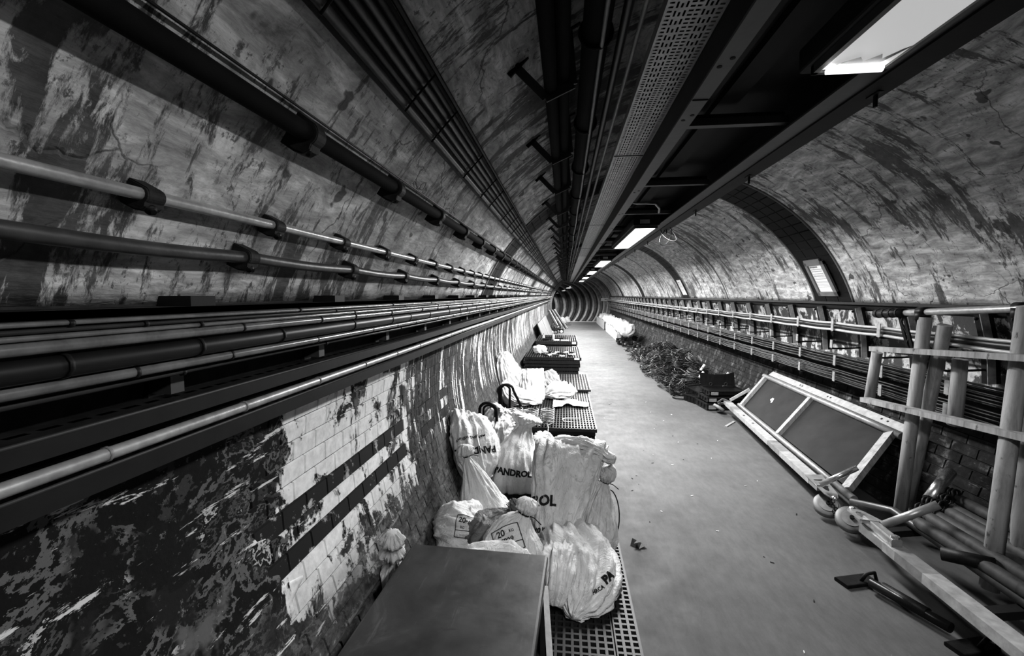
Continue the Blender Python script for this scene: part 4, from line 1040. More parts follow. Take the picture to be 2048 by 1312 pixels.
hoop('second low black hooped tube nested inside the first', (-.75, 4.47, .05), .12, .53, .011, .1, (.07, 0, 0))
m = MB(); m.tube([(-.34, 5.11, .235), (-.20, 5.13, .235)], .006, 8); single('steel_pin', m, 'black_iron', 'thin black pin between two standing coils', 'pin')
# white string and sling hanging at the front of the low stack
m = MB(); m.tube([(-.19, 5.16, .21), (-.175, 5.06, .19), (-.18, 5.03, .10), (-.18, 5.0, .05)], .007, 6); single('rope', m, 'grey_cable', 'pale rope hanging from the lone coil over the stack edge', 'rope', smooth=True)
m = MB(); m.tube([(-.27 + .06*math.cos(R(a)), 4.85 + .02*math.sin(R(a)*.5), .05 + .10*abs(math.sin(R(a)/2))) for a in range(0, 300, 20)], .006, 6); single('rope', m, 'grey_cable', 'pale rope loop on the flat grating before the low stack', 'rope', smooth=True)
m = MB(); m.tube([(.20, 5.45, ZS + .003), (.02, 5.43, ZS + .003), (-.02, 5.40, ZS + .003), (.0, 5.30, ZS + .003), (.10, 5.28, ZS + .003)], .0035, 5); single('string', m, 'white_label', 'white string bent on the top of the low stack', 'string', smooth=True)

# small fittings on the tall stack and bottles on the far stack
ZT = 6*.068 + .062
rnd = random.Random(11)
for k in range(16):
    x, y = -.42 + .042*k + rnd.uniform(-.02, .02), 9.25 + .30*math.sin(k*1.9) + rnd.uniform(-.05, .05)
    m = MB(); a = rnd.uniform(0, 3)
    m.tube([(x + .04*math.cos(a + i*.9), y + .04*math.sin(a + i*.9), ZT + .018 + .006*(i % 2)) for i in range(5)], .016, 8)
    light = k % 2
    single('cable_fitting', m, 'white_label' if light else 'black_rubber', ('pale' if light else 'dark') + ' curled fitting scattered on the tall grating stack', 'fitting', ('pale' if light else 'dark') + ' fittings on the tall stack', True)
T, mb = sack('plastic_bag', 'crumpled clear-white bag at the wall end of the tall stack', [(-.62, 9.5, ZT + .02, .08, .05), (-.55, 9.5, ZT + .05, .12, .07), (-.46, 9.5, ZT + .05, .10, .06), (-.38, 9.5, ZT + .03, .05, .03)], (0, 1, .2), 'white_sack', 71, ZT, .5, crease=.05, category='bag', M_=24, N_=36)
ZF = 4*.10 + .09
for k, (x, y, h_) in enumerate(((-.56, 12.1, .17), (-.30, 12.2, .19))):
    t = thing('bottle', ('left-hand' if k == 0 else 'taller') + ' white bottle on the far grating stack', 'bottle', (x, y, ZF))
    t['label'] = ['short white bottle by the wall on the far grating stack', 'taller white bottle beside the dark tools on far stack'][k]
    m = MB(); m.lathe((x, y, ZF), (0, 0, 1), [(.032, 0), (.034, .01), (.034, h_*.6), (.026, h_*.72), (.013, h_*.8), (.013, h_*.86)], 16); obj('body', m, 'white_board', t, True)
    m = MB(); m.lathe((x, y, ZF + h_*.86), (0, 0, 1), [(.016, 0), (.016, h_*.14)], 14); obj('cap', m, 'grey_paint', t)
for k, (x, y, a) in enumerate(((-.48, 12.0, .1), (-.40, 12.35, .5), (-.16, 12.2, -.3))):
    t = thing('hand_tool', ['dark tool lying between the bottles on far stack', 'dark tool behind the bottles on far stack', 'dark tool on the walkway side of far stack'][k], 'tool', (x, y, ZF))
    d = Vector((math.cos(a), math.sin(a), 0))
    m = MB(); m.bar(Vector((x, y, ZF + .03)) - d*.10, Vector((x, y, ZF + .03)) + d*.04, .07, .06, bev=.015); obj('body', m, 'black_plastic', t)
    m = MB(); m.tube([Vector((x, y, ZF + .03)) + d*.04, Vector((x, y, ZF + .045)) + d*.13], .016, 8); obj('handle', m, 'black_rubber', t)
m = MB(); m.box(-.10, 11.85, ZF + .002, .12, 12.0, ZF + .022); single('paper_pack', m, 'white_board', 'white flat packet on the edge of the far grating stack', 'packet')
m = MB(); m.box(-.28, 11.9, ZF + .002, -.14, 12.02, ZF + .03); single('paper_pack', m, 'white_label', 'small white packet next to the larger flat packet', 'packet')

# boards leaning against the left wall
for k, (y0, y1, lb) in enumerate(((13.9, 16.4, 'grey sheet leaning on the left wall beside far grating stack'), (16.5, 19.6, 'pale sheet leaning on the left wall before the scrap heap'))):
    m = MB(); a = Vector((-.50, y0, .0)); b = Vector((-.50, y1, .0)); u = Vector((-.34, 0, .80))
    m.prism([a, b, b + u, a + u], Vector((.018, 0, .008))); single('sheet_panel', m, 'grey_paint', lb, 'panel')

# ------------------------------------------------------------------ scrap by the left wall, far end
rnd = random.Random(21)
for k in range(9):
    x, y = -.55 + .12*(k % 4) + rnd.uniform(-.03, .03), 19.9 + .45*(k // 2); s_ = rnd.uniform(.8, 1.2)
    t = thing('machine_scrap', 'dark lump of machinery in the scrap heap by the left wall', 'scrap', (x, y, 0), 'machine scrap heap')
    m = MB(); m.bar((x - .12*s_, y, .10*s_), (x + .12*s_, y, .10*s_), .16*s_, .18*s_, bev=.03); obj('casing', m, 'black_plastic', t)
    m = MB(); m.tube([(x - .10*s_, y, .19*s_), (x - .05*s_, y - .03, .30*s_), (x + .08*s_, y, .30*s_), (x + .11*s_, y, .19*s_)], .014, 8); obj('grip', m, 'wire_steel' if k % 2 else 'black_iron', t, True)
    m = MB(); m.lathe((x + .03, y - .09*s_, .07), (0, -1, 0), [(.06*s_, 0), (.06*s_, .03), (.03*s_, .035)], 14); obj('wheel', m, 'grey_paint' if k % 3 else 'white_label', t)
for k in range(6):
    m = MB(); x = -.62 + .05*k; y = 21.5 + .4*k
    m.bar((x - .16, y, .95), (x + .35 + .03*k, y - .5, .02), .05, .03); single('steel_bar', m, ['dark_beam', 'worn_white_paint'][k % 2], ['dark steel bar leaning over the scrap heap', 'pale steel bar leaning over the scrap heap'][k % 2], 'bar', ['dark', 'pale'][k % 2] + ' bars leaning at the scrap heap')
for k, (x, y) in enumerate(((-.15, 25.6), (.10, 26.1), (-.45, 26.3))):
    sack('sack', 'white sack by the far end of the left wall', [(x, y, .05, .14, .12), (x, y, .16, .22, .18), (x + .05, y, .32, .16, .14), (x + .12, y, .42, .06, .05)], (1, 0, 0), 'far_bag', 81 + k, 0, .4, group='far white sacks', M_=20, N_=30)
# ------------------------------------------------------------------ right side: white boxes with bags
for k, (y0, y1, lb) in enumerate(((16.8, 21.6, 'long white open box full of bags by the right wall'), (22.4, 27.8, 'farther white open box by the right wall'))):
    t = thing('storage_box', lb, 'box', (2.15, (y0+y1)/2, 0)); X0, X1, Hh = 1.90, 2.42, .40
    for nm, a in (('side_panel', (X0, y0, 0, X0 + .03, y1, Hh)), ('side_panel', (X1 - .03, y0, 0.15, X1, y1, Hh)), ('end_panel', (X0, y0, 0, X1, y0 + .03, Hh)), ('end_panel', (X0, y1 - .03, 0, X1, y1, Hh)), ('base_panel', (X0 + .03, y0, 0, X1 - .03, y1, .03))):
        obj(nm, MB().box(*a), 'white_board' if nm == 'side_panel' else 'grey_paint', t)
rnd = random.Random(31)
for k in range(9):
    y = 15.9 + 1.15*k; x = 2.18 + rnd.uniform(-.06, .12)
    far_ = y > 22
    sack('plastic_bag', 'pale crumpled bag heaped in the ' + ('farther' if far_ else 'nearer') + ' white box row by right wall', [(x - .1, y - .35, .34, .10, .06), (x - .05, y - .2, .44, .22, .13), (x, y, .50, .26, .16), (x + .06, y + .2, .48, .2, .12), (x + .1, y + .4, .42, .08, .05)], (1, 0, 0), 'far_bag', 90 + k, .3 if y > 16.8 else .02, .5, crease=.06, group='bags in the ' + ('farther' if far_ else 'nearer') + ' white box', category='bag', M_=24, N_=36)
# sign at the end of the right wall and its plate
t = thing('end_sign', 'small white sign board at the far end of the right wall rack', 'sign', (2.32, 28.2, 1.32)); m = MB(); m.box(2.18, 28.2, 1.32, 2.62, 28.22, 1.50); obj('board', m, 'white_board', t)
m = MB(); m.box(2.40, 28.197, 1.39, 2.47, 28.1995, 1.43); m.box(2.50, 28.197, 1.39, 2.55, 28.1995, 1.43); obj('print', m, 'ink', t)
m = MB(); m.box(2.38, 28.22, .0, 2.42, 28.26, 1.5); obj('post', m, 'grey_paint', t)

# ------------------------------------------------------------------ junk between boxes and wire heap
rnd = random.Random(41)
for k in range(12):
    x, y = 1.85 + .55*rnd.random(), 13.6 + .20*k; s_ = rnd.uniform(.7, 1.1)
    t = thing('machine_scrap', 'dark mixed fitting piled before the white box by right wall', 'scrap', (x, y, 0), 'fittings piled by the white box')
    z = 0.0 if k % 3 == 0 else .0 + .05*(k % 3 - 1)
    m = MB(); m.bar((x - .1*s_, y, z + .09*s_), (x + .1*s_, y + .04, z + .09*s_), .13*s_, .14*s_, bev=.02); obj('casing', m, 'black_iron', t)
    m = MB(); m.lathe((x, y - .07, z + .09), (.3, -1, .2), [(.04, 0), (.04, .05), (.02, .06)], 12); obj('collar', m, 'white_label' if k % 3 == 0 else 'wire_steel', t)
m = MB(); vs = []
sack('tarpaulin', 'dark folded tarpaulin over the end of the white box', [(1.98, 16.3, .03, .16, .06), (2.0, 16.32, .2, .2, .14), (2.1, 16.35, .38, .22, .16), (2.25, 16.4, .48, .2, .12), (2.4, 16.4, .46, .12, .06)], (0, 1, 0), 'grey_sack', 111, .0, .4, crease=.06, category='tarpaulin', M_=24, N_=36)

# heap of wire: looped coils and bent rods, each its own
protos = []
for v in range(6):
    pts = []; rr = [.16, .20, .13, .18, .23, .15][v]
    for i in range(88):
        a = i*.42; pts.append((rr*(1 + .25*mnoise.noise((a*.3, v*5, 0)))*math.cos(a), rr*(.7 + .3*mnoise.noise((a*.25, v*5, 3)))*math.sin(a), .055*mnoise.noise((a*.5, v*3, 7)) + .0012*i))
    protos.append(MB().tube(pts, .0055, 5).mesh('wire_loop', 'wire_dark' if v % 3 else 'wire_steel', smooth=True))
rods = []
for v in range(4):
    pts = [(-.28, 0, 0), (-.1, .02*v, .02), (.06, -.02, .03), (.2, .01, .03)] + [(.2 + .06*math.sin(R(a)), .06 - .06*math.cos(R(a)) + .01, .03) for a in range(20, 200, 30)] + [(.1, .13, .03)]
    rods.append(MB().tube(pts, .006, 5).mesh('bent_rod', 'wire_dark' if v % 2 else 'wire_steel', smooth=True))
rnd = random.Random(51)
for k in range(150):
    y = 7.9 + 5.2*rnd.random()**1.1; u = rnd.random(); wdt = .66
    x = 1.80 + (.06 if y < 8.4 else 0) + wdt*u; hh = max(.0, .47*(u**.9)*(1 - .35*abs((y - 9.8)/3.3)))
    z = .03 + hh*rnd.random()**.5
    while math.hypot(x + .24 - CX, z - .05 - CZ) > RT - .03: x -= .02
    is_rod = k % 3 == 0
    o = bpy.data.objects.new('bent_rod' if is_rod else 'wire_loop', (rods if is_rod else protos)[rnd.randrange(4 if is_rod else 6)]); COL.objects.link(o)
    o.location = (x, y, z); sl = -math.atan(.5)
    o.rotation_euler = (rnd.uniform(-.35, .35), sl*.8 + rnd.uniform(-.4, .4), rnd.uniform(0, 6.28))
    sc_ = rnd.uniform(.75, 1.15); o.scale = (sc_, sc_, sc_)
    tag(o, 'bent dark rod in the wire heap by the right wall' if is_rod else 'tangled loop of wire in the heap by right wall', 'rod' if is_rod else 'wire', 'bent rods in the wire heap' if is_rod else 'loops in the wire heap')
for k in range(46):
    y = 8.6 + .085*k; x = 2.05 + .1*math.sin(k); m = MB()
    o = bpy.data.objects.new('bent_rod', rods[k % 4]); COL.objects.link(o); o.location = (x + .15, y, .16 + .05*math.sin(k*.7)); o.rotation_euler = (0, -.55 + .1*math.sin(k*3), .25 + .15*math.sin(k*1.3)); o.scale = (1.25, 1, 1)
    tag(o, 'bent dark rod in the wire heap by the right wall', 'rod', 'bent rods in the wire heap')
# handles with taped white ends sticking out of the heap
for k, (x, y, z, lb) in enumerate(((2.36, 8.15, .40, 'upper'), (2.30, 8.0, .30, 'lower'), (2.62, 7.75, .33, 'upper'), (2.56, 7.6, .23, 'lower'))):
    t = thing('taped_handle', lb + ' white-taped handle ' + ('standing out of the middle of the wire heap' if k < 2 else 'above the black trays'), 'handle', (x - .1, y, .05))
    a = Vector((x - .14, y + .02, z - .22)); b = Vector((x, y, z)); d = (b - a).normalized()
    m = MB(); m.tube([a, b], .010, 8); obj('shaft', m, 'wire_dark', t)
    m = MB(); m.tube([b - d*.02, b + d*.10], .020, 10); obj('tape', m, 'white_label', t)
    m = MB(); m.tube([b + d*.025, b + d*.04], .0205, 10); obj('stripe', m, 'grey_paint', t)

# ------------------------------------------------------------------ black trays stacked by the wall
def black_tray(label, c, w, d, h, rot, tilt=0.0, lid=False):
    c = Vector(c); t = thing('plastic_tray', label, 'tray', c, 'black trays by the right wall'); Mx = Matrix.Translation(c) @ Matrix.Rotation(R(rot), 4, 'Z') @ Matrix.Rotation(R(tilt), 4, 'X')
    def add(nm, mb, mat='black_plastic'): mb.xf(Mx); return obj(nm, mb, mat, t)
    m = MB(); m.bar((-w/2, 0, h*.45), (w/2, 0, h*.45), d, h*.8, bev=.025); add('body', m)
    m = MB()
    for sy in (-1, 1): m.bar((-w/2 - .01, sy*d/2, h*.85), (w/2 + .01, sy*d/2, h*.85), .02, .02)
    for sx in (-1, 1): m.bar((sx*w/2, -d/2, h*.85), (sx*w/2, d/2, h*.85), .02, .02)
    add('rim', m, 'black_rubber')
    for i in range(3):
        m = MB(); m.bar((-w/2 - .004, -d/4 + i*d/4, h*.2), (-w/2 - .004, -d/4 + i*d/4, h*.7), .018, .012, (0, 1, 0)); add('rib', m, 'dark_beam')
    m = MB(); m.bar((-w/2 + .02, -d*.52, h*.5), (-w/2 + .12, -d*.52, h*.5), .02, h*.5); add('latch', m, 'grey_paint')
    if lid:
        m = MB(); vs = []
        for j in range(9):
            u = j / 8; vs += [(-w/2 + w*u, d/2, h), (-w/2 + w*u, d/2 + .05, h + .20 - .035*math.sin(math.pi*u))]
        m.add(vs, [(2*j, 2*j+2, 2*j+3, 2*j+1) for j in range(8)]); m.add([(v[0], v[1] + .012, v[2]) for v in vs], [(2*j, 2*j+1, 2*j+3, 2*j+2) for j in range(8)]); add('raised_flap', m)
        for sx in (-.22, .22):
            m = MB(); m.tube([(sx*w + .022*math.cos(R(a)), d/2 - .012, h + .03 + .022*math.sin(R(a))) for a in range(0, 360, 30)], .005, 6, closed=True); add('ring_handle', m, 'wire_steel')
    return t
black_tray('lowest black tray of the stack beside the wheeled trolley', (2.34, 7.05, 0), .60, .40, .11, 8)
black_tray('second black tray of the stack beside the wheeled trolley', (2.36, 7.08, .105), .58, .38, .09, 6)
black_tray('top black tray with raised scalloped flap and ring handles', (2.38, 7.12, .19), .52, .36, .09, 4, 0, True)
black_tray('black tray tilted on the wire heap behind the stack', (2.22, 7.62, .06), .40, .34, .12, 30, 12)
black_tray('small black tray wedged between the heap and the stack', (2.12, 7.40, .0), .34, .30, .12, 24)
m = MB(); m.tube([(1.90 + .13*math.cos(R(a)), 7.62 + .16*math.sin(R(a)), .02) for a in range(0, 360, 18)], .012, 6, closed=True); single('rubber_ring', m, 'black_rubber', 'flat black ring on the floor at the heap edge', 'ring', smooth=True)

# ------------------------------------------------------------------ trolleys leaning on the right wall
def wheel(parent, c, axis, r, w, mat='black_rubber', hub='aluminium'):
    c = Vector(c); ax = Vector(axis).normalized()
    m = MB(); m.lathe(c - ax*w/2, ax, [(r*.55, 0), (r*.92, 0), (r, w*.2), (r, w*.8), (r*.92, w), (r*.55, w)], 28); o = obj('wheel', m, mat, parent, True)
    m = MB(); m.lathe(c - ax*(w/2 + .004), ax, [(r*.62, 0), (r*.60, .006), (r*.60, w + .002), (r*.62, w + .008)], 24); obj('hub', m, hub, o)
    m = MB(); m.lathe(c - ax*(w/2 + .02), ax, [(r*.14, 0), (r*.14, w + .04)], 12); obj('axle', m, 'black_iron', o)
def lerp(a, b, t): return Vector(a) + (Vector(b) - Vector(a))*t
def striped_rail(t, A, B, w, h, bands, base='aluminium'):
    m = MB(); m.bar(A, B, w, h); obj('lower_rail', m, base, t)
    A, B = Vector(A), Vector(B); d = (B - A).normalized(); r = d.cross(Vector((0, 0, 1))).normalized()
    for i, (u0, u1, mt) in enumerate(bands):
        m = MB(); m.bar(lerp(A, B, u0), lerp(A, B, u1), w + .004, h + .004); obj('reflective_band', m, mt, t)
def bracket_plate(t, P, Q, n, w, th=.008, mat='aluminium'):
    """tapered plate with a triangular opening from wide end P to eye Q"""
    P, Q, n = Vector(P), Vector(Q), Vector(n).normalized(); d = (Q - P).normalized(); s = n.cross(d).normalized(); L = (Q - P).length
    out = [P + s*w/2, P - s*w/2, lerp(P, Q, .85) - s*w*.36, Q - s*w*.2, Q + d*w*.22, Q + s*w*.2, lerp(P, Q, .85) + s*w*.36]
    inn = [lerp(P, Q, .22) + s*w*.26, lerp(P, Q, .22) - s*w*.26, lerp(P, Q, .45) - s*w*.25, lerp(P, Q, .68) - s*w*.12, lerp(P, Q, .74), lerp(P, Q, .68) + s*w*.12, lerp(P, Q, .45) + s*w*.25]
    m = MB(); k = 7; off = n*th
    vs = out + inn + [p + off for p in out] + [p + off for p in inn]; fs = []
    for i in range(k):
        j = (i+1) % k
        fs += [(i, j, k+j, k+i), (2*k+i, 3*k+i, 3*k+j, 2*k+j), (i, 2*k+i, 2*k+j, j), (k+i, k+j, 3*k+j, 3*k+i)]
    m.add(vs, fs); obj('wheel_bracket', m, mat, t)
    m = MB(); m.lathe(Q - n*.004, n, [(w*.14, 0), (w*.14, th + .01), (w*.07, th + .016)], 14); obj('bracket_bolt', m, 'bright_steel', t)

t1 = thing('platform_trolley', 'long trolley on its edge with two dark deck panels leaning against right wall', 'trolley', (2.3, 5.1, 0))
A, B = (2.235, 6.50, .205), (1.965, 3.62, .215)       # lower rail
striped_rail(t1, A, B, .085, .045, [(.04, .12, 'worn_white_paint'), (.12, .18, 'grey_paint'), (.18, .34, 'worn_white_paint'), (.34, .62, 'worn_white_paint'), (.64, .73, 'grey_paint'), (.73, .95, 'worn_white_paint')])
C_, D_ = (2.315, 6.28, .225), (2.055, 3.40, .235)      # tube beside it
m = MB(); m.tube([C_, D_], .026, 12); obj('frame_tube', m, 'aluminium', t1, True)
E_, F_ = (2.625, 6.30, .620), (2.615, 3.80, .585)      # upper tube on the wall side
m = MB(); m.tube([E_, F_], .028, 12); obj('frame_tube', m, 'aluminium', t1, True)
m = MB(); m.bar(Vector(E_) + Vector((.045, -.1, .045)), Vector(F_) + Vector((.045, 0, .045)), .07, .02, (-.6, 0, .75)); obj('edge_plate', m, 'worn_white_paint', t1)
hm_ = MB().lathe((0, 0, 0), (-.6, 0, .75), [(.009, 0), (.009, .0015)], 10).mesh('hole', 'ink')
for u in (.34, .36, .56, .58, .88, .91):
    o = bpy.data.objects.new('hole', hm_); COL.objects.link(o); o.parent = t1; o.location = lerp(E_, F_, u) + Vector((.039, 0, .056)) - t1.location
def plane_pt(u, v): return lerp(lerp(C_, D_, u), lerp(E_, F_, u), v)
nrm = (Vector(D_) - Vector(C_)).cross(Vector(E_) - Vector(C_)).normalized()
if nrm.z < 0: nrm = -nrm
for u0, u1, nm in ((.03, .46, 'deck_panel'), (.47, .965, 'deck_panel')):
    m = MB(); n1, n2 = 12, 6
    for dn in (-.03, -.018):
        m.add([plane_pt(u0 + (u1-u0)*i/n1, .06 + .89*j/n2) + nrm*dn for j in range(n2+1) for i in range(n1+1)], [(j*(n1+1)+i, j*(n1+1)+i+1, (j+1)*(n1+1)+i+1, (j+1)*(n1+1)+i) for j in range(n2) for i in range(n1)])
    obj(nm, m, 'plywood', t1, True)
for u in (.025, .475, .955):
    m = MB(); m.bar(plane_pt(u, .03), plane_pt(u, .97), .065 if u < .9 else .085, .04, nrm); obj('cross_batten', m, 'pale_wood', t1)
sp = plane_pt(.22, .52); ex_ = (Vector(D_) - Vector(C_)).normalized(); ey_ = nrm.cross(ex_)
m = MB()
for a in range(0, 360, 60): m.add([sp - nrm*.0175 + (ex_*math.cos(R(a)) + ey_*math.sin(R(a)))*.030 + (ex_*math.cos(R(b)) + ey_*math.sin(R(b)))*.02 for b in range(0, 360, 45)], [tuple(range(8))])
obj('paint_splash', m, 'grey_cable', t1)
wheel(t1, (2.185, 6.66, .085), (.55, .1, .8), .085, .04, 'grey_paint')
bracket_plate(t1, lerp(A, B, .0) + Vector((0, .02, .026)), (2.19, 6.68, .14), (.35, 0, .9), .12)
wheel(t1, (1.985, 3.58, .10), (-.30, -.50, .80), .098, .045, 'frame_grey', 'grey_paint')
bracket_plate(t1, lerp(A, B, .94) + Vector((0, 0, .034)), (1.965, 3.47, .205), (-.1, -.4, .9), .12)
m = MB(); m.bar(lerp(A, B, .0) + Vector((.06, .05, .02)), (2.52, 6.48, .40), .035, .035); obj('push_bar', m, 'worn_white_paint', t1)
m = MB(); m.tube([(1.905, 3.55, .27), (2.125, 3.50, .43)], .020, 12); obj('handle_tube', m, 'bright_steel', t1, True)
m = MB(); m.tube([lerp(A, B, .1) + Vector((.05, 0, .0)), lerp(A, B, 1.0) + Vector((.05, 0, .0))], .007, 6); obj('tension_rod', m, 'black_iron', t1)
# chain on the wheel
m = MB()
for k in range(9):
    c = Vector((1.955 + .012*math.sin(k*2), 3.50 - .012*k, .19 - .014*k)); m.tube([c + Vector((.012*math.cos(R(a)), .006*math.sin(R(a))*(k % 2), .012*math.sin(R(a)))) for a in range(0, 360, 45)], .003, 5, closed=True)
obj('chain', m, 'black_iron', t1)
for u in (.28, .40):
    m = MB(); m.lathe(lerp(A, B, u) + Vector((0, 0, .025)), (0, 0, 1), [(.012, 0), (.012, .004)], 10); obj('bolt', m, 'black_iron', t1)

t2 = thing('platform_trolley', 'trolley with striped rail and tapered wheel bracket in front of timber posts', 'trolley', (1.95, 2.4, 0))
A2, B2 = (1.905, 3.02, .215), (1.865, 1.30, .235)
striped_rail(t2, A2, B2, .085, .05, [(.13, .19, 'worn_white_paint'), (.19, .31, 'grey_paint'), (.31, .98, 'worn_white_paint')])
wheel(t2, (2.005, 3.33, .115), (-.30, -.50, .80), .098, .045, 'frame_grey', 'grey_paint')
bracket_plate(t2, (1.90, 2.96, .285), (1.985, 3.30, .205), (-.1, -.3, .95), .13)
m = MB(); m.bar((1.915, 3.03, .265), (1.895, 2.74, .265), .055, .05, bev=.008); obj('mounting_block', m, 'aluminium', t2)
m = MB(); m.lathe((1.897, 2.76, .29), (0, 0, 1), [(.022, 0), (.022, .012), (.010, .016)], 14); obj('bolt', m, 'bright_steel', t2)
m = MB(); m.tube([(1.935, 2.92, .285), (2.165, 2.83, .47)], .024, 12); obj('handle_tube', m, 'aluminium', t2, True)
m = MB(); m.tube([(2.00, 3.34, .24), (2.14, 3.14, .28), (2.10, 1.30, .26)], .026, 12); obj('frame_tube', m, 'dull_conduit', t2, True)
for k, yy in enumerate((3.02, 2.30, 1.55)):
    m = MB(); m.bar((1.90, yy - .05, .20), (2.52, yy, .26), .05, .04); obj('cross_beam', m, 'dark_beam', t2)
m = MB(); m.tube([(2.48, 3.15, .27), (2.46, 1.30, .27)], .024, 10); obj('frame_tube', m, 'dull_conduit', t2, True)

# timber rollers lying on the second trolley
for k, (x, z) in enumerate(((2.13, .315), (2.21, .335), (2.29, .325), (2.37, .345), (2.45, .335), (2.55, .36))):
    ya = 2.93 + .06*(k % 3) + .03*k; m = MB(); m.tube([(x, 1.25, z), (x, ya - .02, z), (x, ya, z)], [.035, .035, .026], 12)
    single('timber_roller', m, 'dark_wood', ['timber roller nearest the striped rail', 'second timber roller from the striped rail', 'third timber roller from the striped rail', 'fourth timber roller from the striped rail', 'fifth timber roller from the striped rail', 'timber roller farthest from the striped rail, against the wall'][k], 'roller', 'timber rollers on the striped trolley', True)
m = MB(); m.tube([(2.36, 3.16, .36), (2.58, 3.30, .50)], .036, 16); single('steel_cylinder', m, 'bright_steel', 'bright polished steel cylinder propped above the timber rollers', 'cylinder', smooth=True)
for k in range(5):
    coil('spring', 'black coil spring lying among the timber rollers', (2.18 + .075*k, 3.06 + .05*k, .30 + .02*k), .035, .12, 5, .008, 'black_iron', 'spring', 'springs by the timber rollers', k, (.25, -.9, .15), 12)
m = MB(); m.tube([(2.02, 2.60, .30), (2.16, 2.46, .33)], .035, 14); single('pipe_stub', m, 'black_iron', 'black pipe stub lying in front of the timber rollers', 'pipe', smooth=True)

# ------------------------------------------------------------------ timber frame with posts and battens, standing
tf = thing('timber_rack', 'upright rack of pale timber posts and two long battens leaning on right cables', 'rack', (2.35, 2.9, .0))
def post(a, b, w=.082, d=.066, nm='post'):
    m = MB(); m.bar(a, b, w, d, (1, 0, 0), bev=.030); obj(nm, m, 'pale_wood', tf, True)
post((2.33, 3.36, .16), (2.395, 3.34, 1.535)); post((2.47, 3.50, .16), (2.44, 3.235, 1.49)); post((2.20, 2.53, .16), (2.385, 2.66, 1.62)); post((2.36, 2.55, .16), (2.50, 2.78, 1.52))
post((2.44, 3.92, .845), (2.44, 3.86, 1.235), .075); post((2.43, 3.10, .87), (2.42, 3.08, 1.29), .08); post((2.42, 1.95, .95), (2.40, 1.95, 1.38), .08)
for a, b in (((2.29, 3.66, 1.285), (2.27, 1.50, 1.450)), ((2.29, 3.73, .885), (2.27, 1.50, 1.055))):
    m = MB(); m.bar(a, b, .07, .034, (0, 0, 1)); obj('batten', m, 'pale_wood', tf)
m = MB(); m.tube([(2.40, 3.55, 1.557), (2.37, 1.6, 1.685)], .021, 14); obj('top_tube', m, 'galvanised', tf, True)
m = MB(); m.tube([(2.405, 3.84, 1.540), (2.40, 3.53, 1.558)], .032, 14); obj('rubber_grip', m, 'black_rubber', tf, True)
for k in range(4):
    c = lerp((2.405, 3.84, 1.540), (2.40, 3.55, 1.557), .1 + .25*k); m = MB(); m.tube([c, c + Vector((0, -.012, .0008))], .036, 14); obj('grip_rib', m, 'black_rubber', tf)
for yy in (3.37, 2.70):
    m = MB(); c = Vector((2.40, yy, 1.572 + (3.37 - yy)*.066)); m.tube([c + Vector((0, .035, 0)), c - Vector((0, .035, 0))], .031, 14); m.tube([c, c - Vector((0, 0, .055))], .044, 12); obj('clamp_collar', m, 'black_rubber', tf, True)
for yy in (3.60, 2.78):
    z0 = 1.555 + (3.55 - yy)*.066; a = Vector((2.42, yy, z0)); b = Vector((2.43, yy - .12, z0 - .30)); m = MB()
    d = (b - a).normalized(); s_ = Vector((0, 1, .35)).normalized()
    m.bar(a + s_*.028, b + s_*.028, .012, .02); m.bar(a - s_*.028, b - s_*.028, .012, .02)
    for i in range(4): m.bar(lerp(a, b, i/4) + s_*.028*(1 if i % 2 else -1), lerp(a, b, (i+1)/4) - s_*.028*(1 if i % 2 else -1), .012, .008)
    m.bar(a - s_*.035, a + s_*.035, .012, .03); m.bar(b - s_*.035, b + s_*.035, .012, .03); obj('lattice_strut', m, 'black_plastic', tf)
    for p in (a, b): m = MB(); m.lathe(p - Vector((.004, 0, 0)), (-1, -.5, 0), [(.012, 0), (.012, .012)], 10); obj('bolt', m, 'wire_steel', tf)

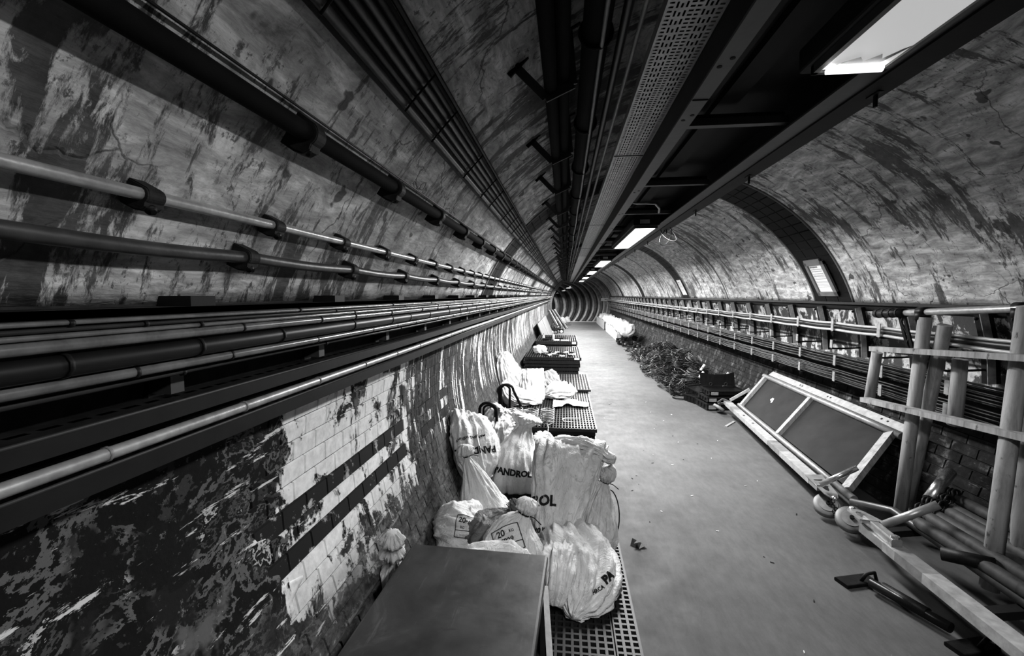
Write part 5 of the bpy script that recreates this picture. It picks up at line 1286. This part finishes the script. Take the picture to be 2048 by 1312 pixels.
# ------------------------------------------------------------------ jack lying on the floor
tj = thing('floor_jack', 'black tubular jack with flat feet lying on the walkway', 'jack', (1.85, 2.5, 0))
m = MB(); m.tube([(1.745, 2.70, .05), (1.90, 2.36, .05)], .026, 14); obj('tube', m, 'black_plastic', tj, True)
for c in ((1.70, 2.76), (1.93, 2.28)):
    m = MB(); m.bar((c[0] - .09, c[1] - .02, .012), (c[0] + .11, c[1] + .04, .012), .09, .022, bev=.006); obj('foot', m, 'black_iron', tj)
    m = MB(); m.tube([(c[0] + .03, c[1], .02), (c[0] + .05, c[1] - .01, .07), (c[0] + .10, c[1], .075), (c[0] + .12, c[1] + .01, .02)], .010, 8); obj('grip', m, 'black_iron', tj, True)
m = MB(); m.tube([(1.78, 2.66, .052), (1.86, 2.45, .056)], .0285, 12); obj('sleeve', m, 'black_rubber', tj, True)

# ------------------------------------------------------------------ litter on the walkway
m = MB(); rnd = random.Random(61); m.add([(.45, 3.02, .002), (.50, 2.98, .004), (.56, 3.01, .02), (.53, 3.06, .005), (.47, 3.07, .03)], [(0, 1, 2, 3, 4)]); m.add([(.47, 3.0, .03), (.52, 3.0, .045), (.50, 3.05, .03)], [(0, 1, 2)])
single('litter', m, 'black_rubber', 'crumpled black scrap lying on the walkway beside the gratings', 'litter')
for k in range(34):
    y = 2.0 + 5.5*rnd.random(); x = .5 + 1.3*rnd.random(); a = rnd.uniform(0, 3.1); l = rnd.uniform(.004, .03); m = MB()
    m.bar((x, y, .002), (x + l*math.cos(a), y + l*math.sin(a), .003), rnd.uniform(.003, .007), .003)
    pale = k % 2; single('litter', m, 'white_label' if pale else 'ink', ('pale' if pale else 'dark') + ' speck of litter on the concrete walkway', 'litter', ('pale' if pale else 'dark') + ' specks on the walkway')
m = MB(); m.bar((2.06, 6.0, .006), (2.25, 6.25, .006), .03, .008); single('wood_splinter', m, 'pale_wood', 'wood splinter on the floor by the far trolley wheel', 'splinter')
m = MB(); m.lathe((.05, 1.62, .041), (0, 0, 1), [(.018, 0), (.02, .05), (.012, .07), (.01, .085)], 12); single('cup', m, 'white_label', 'small white crushed cup on the mesh grating by the flap', 'cup')
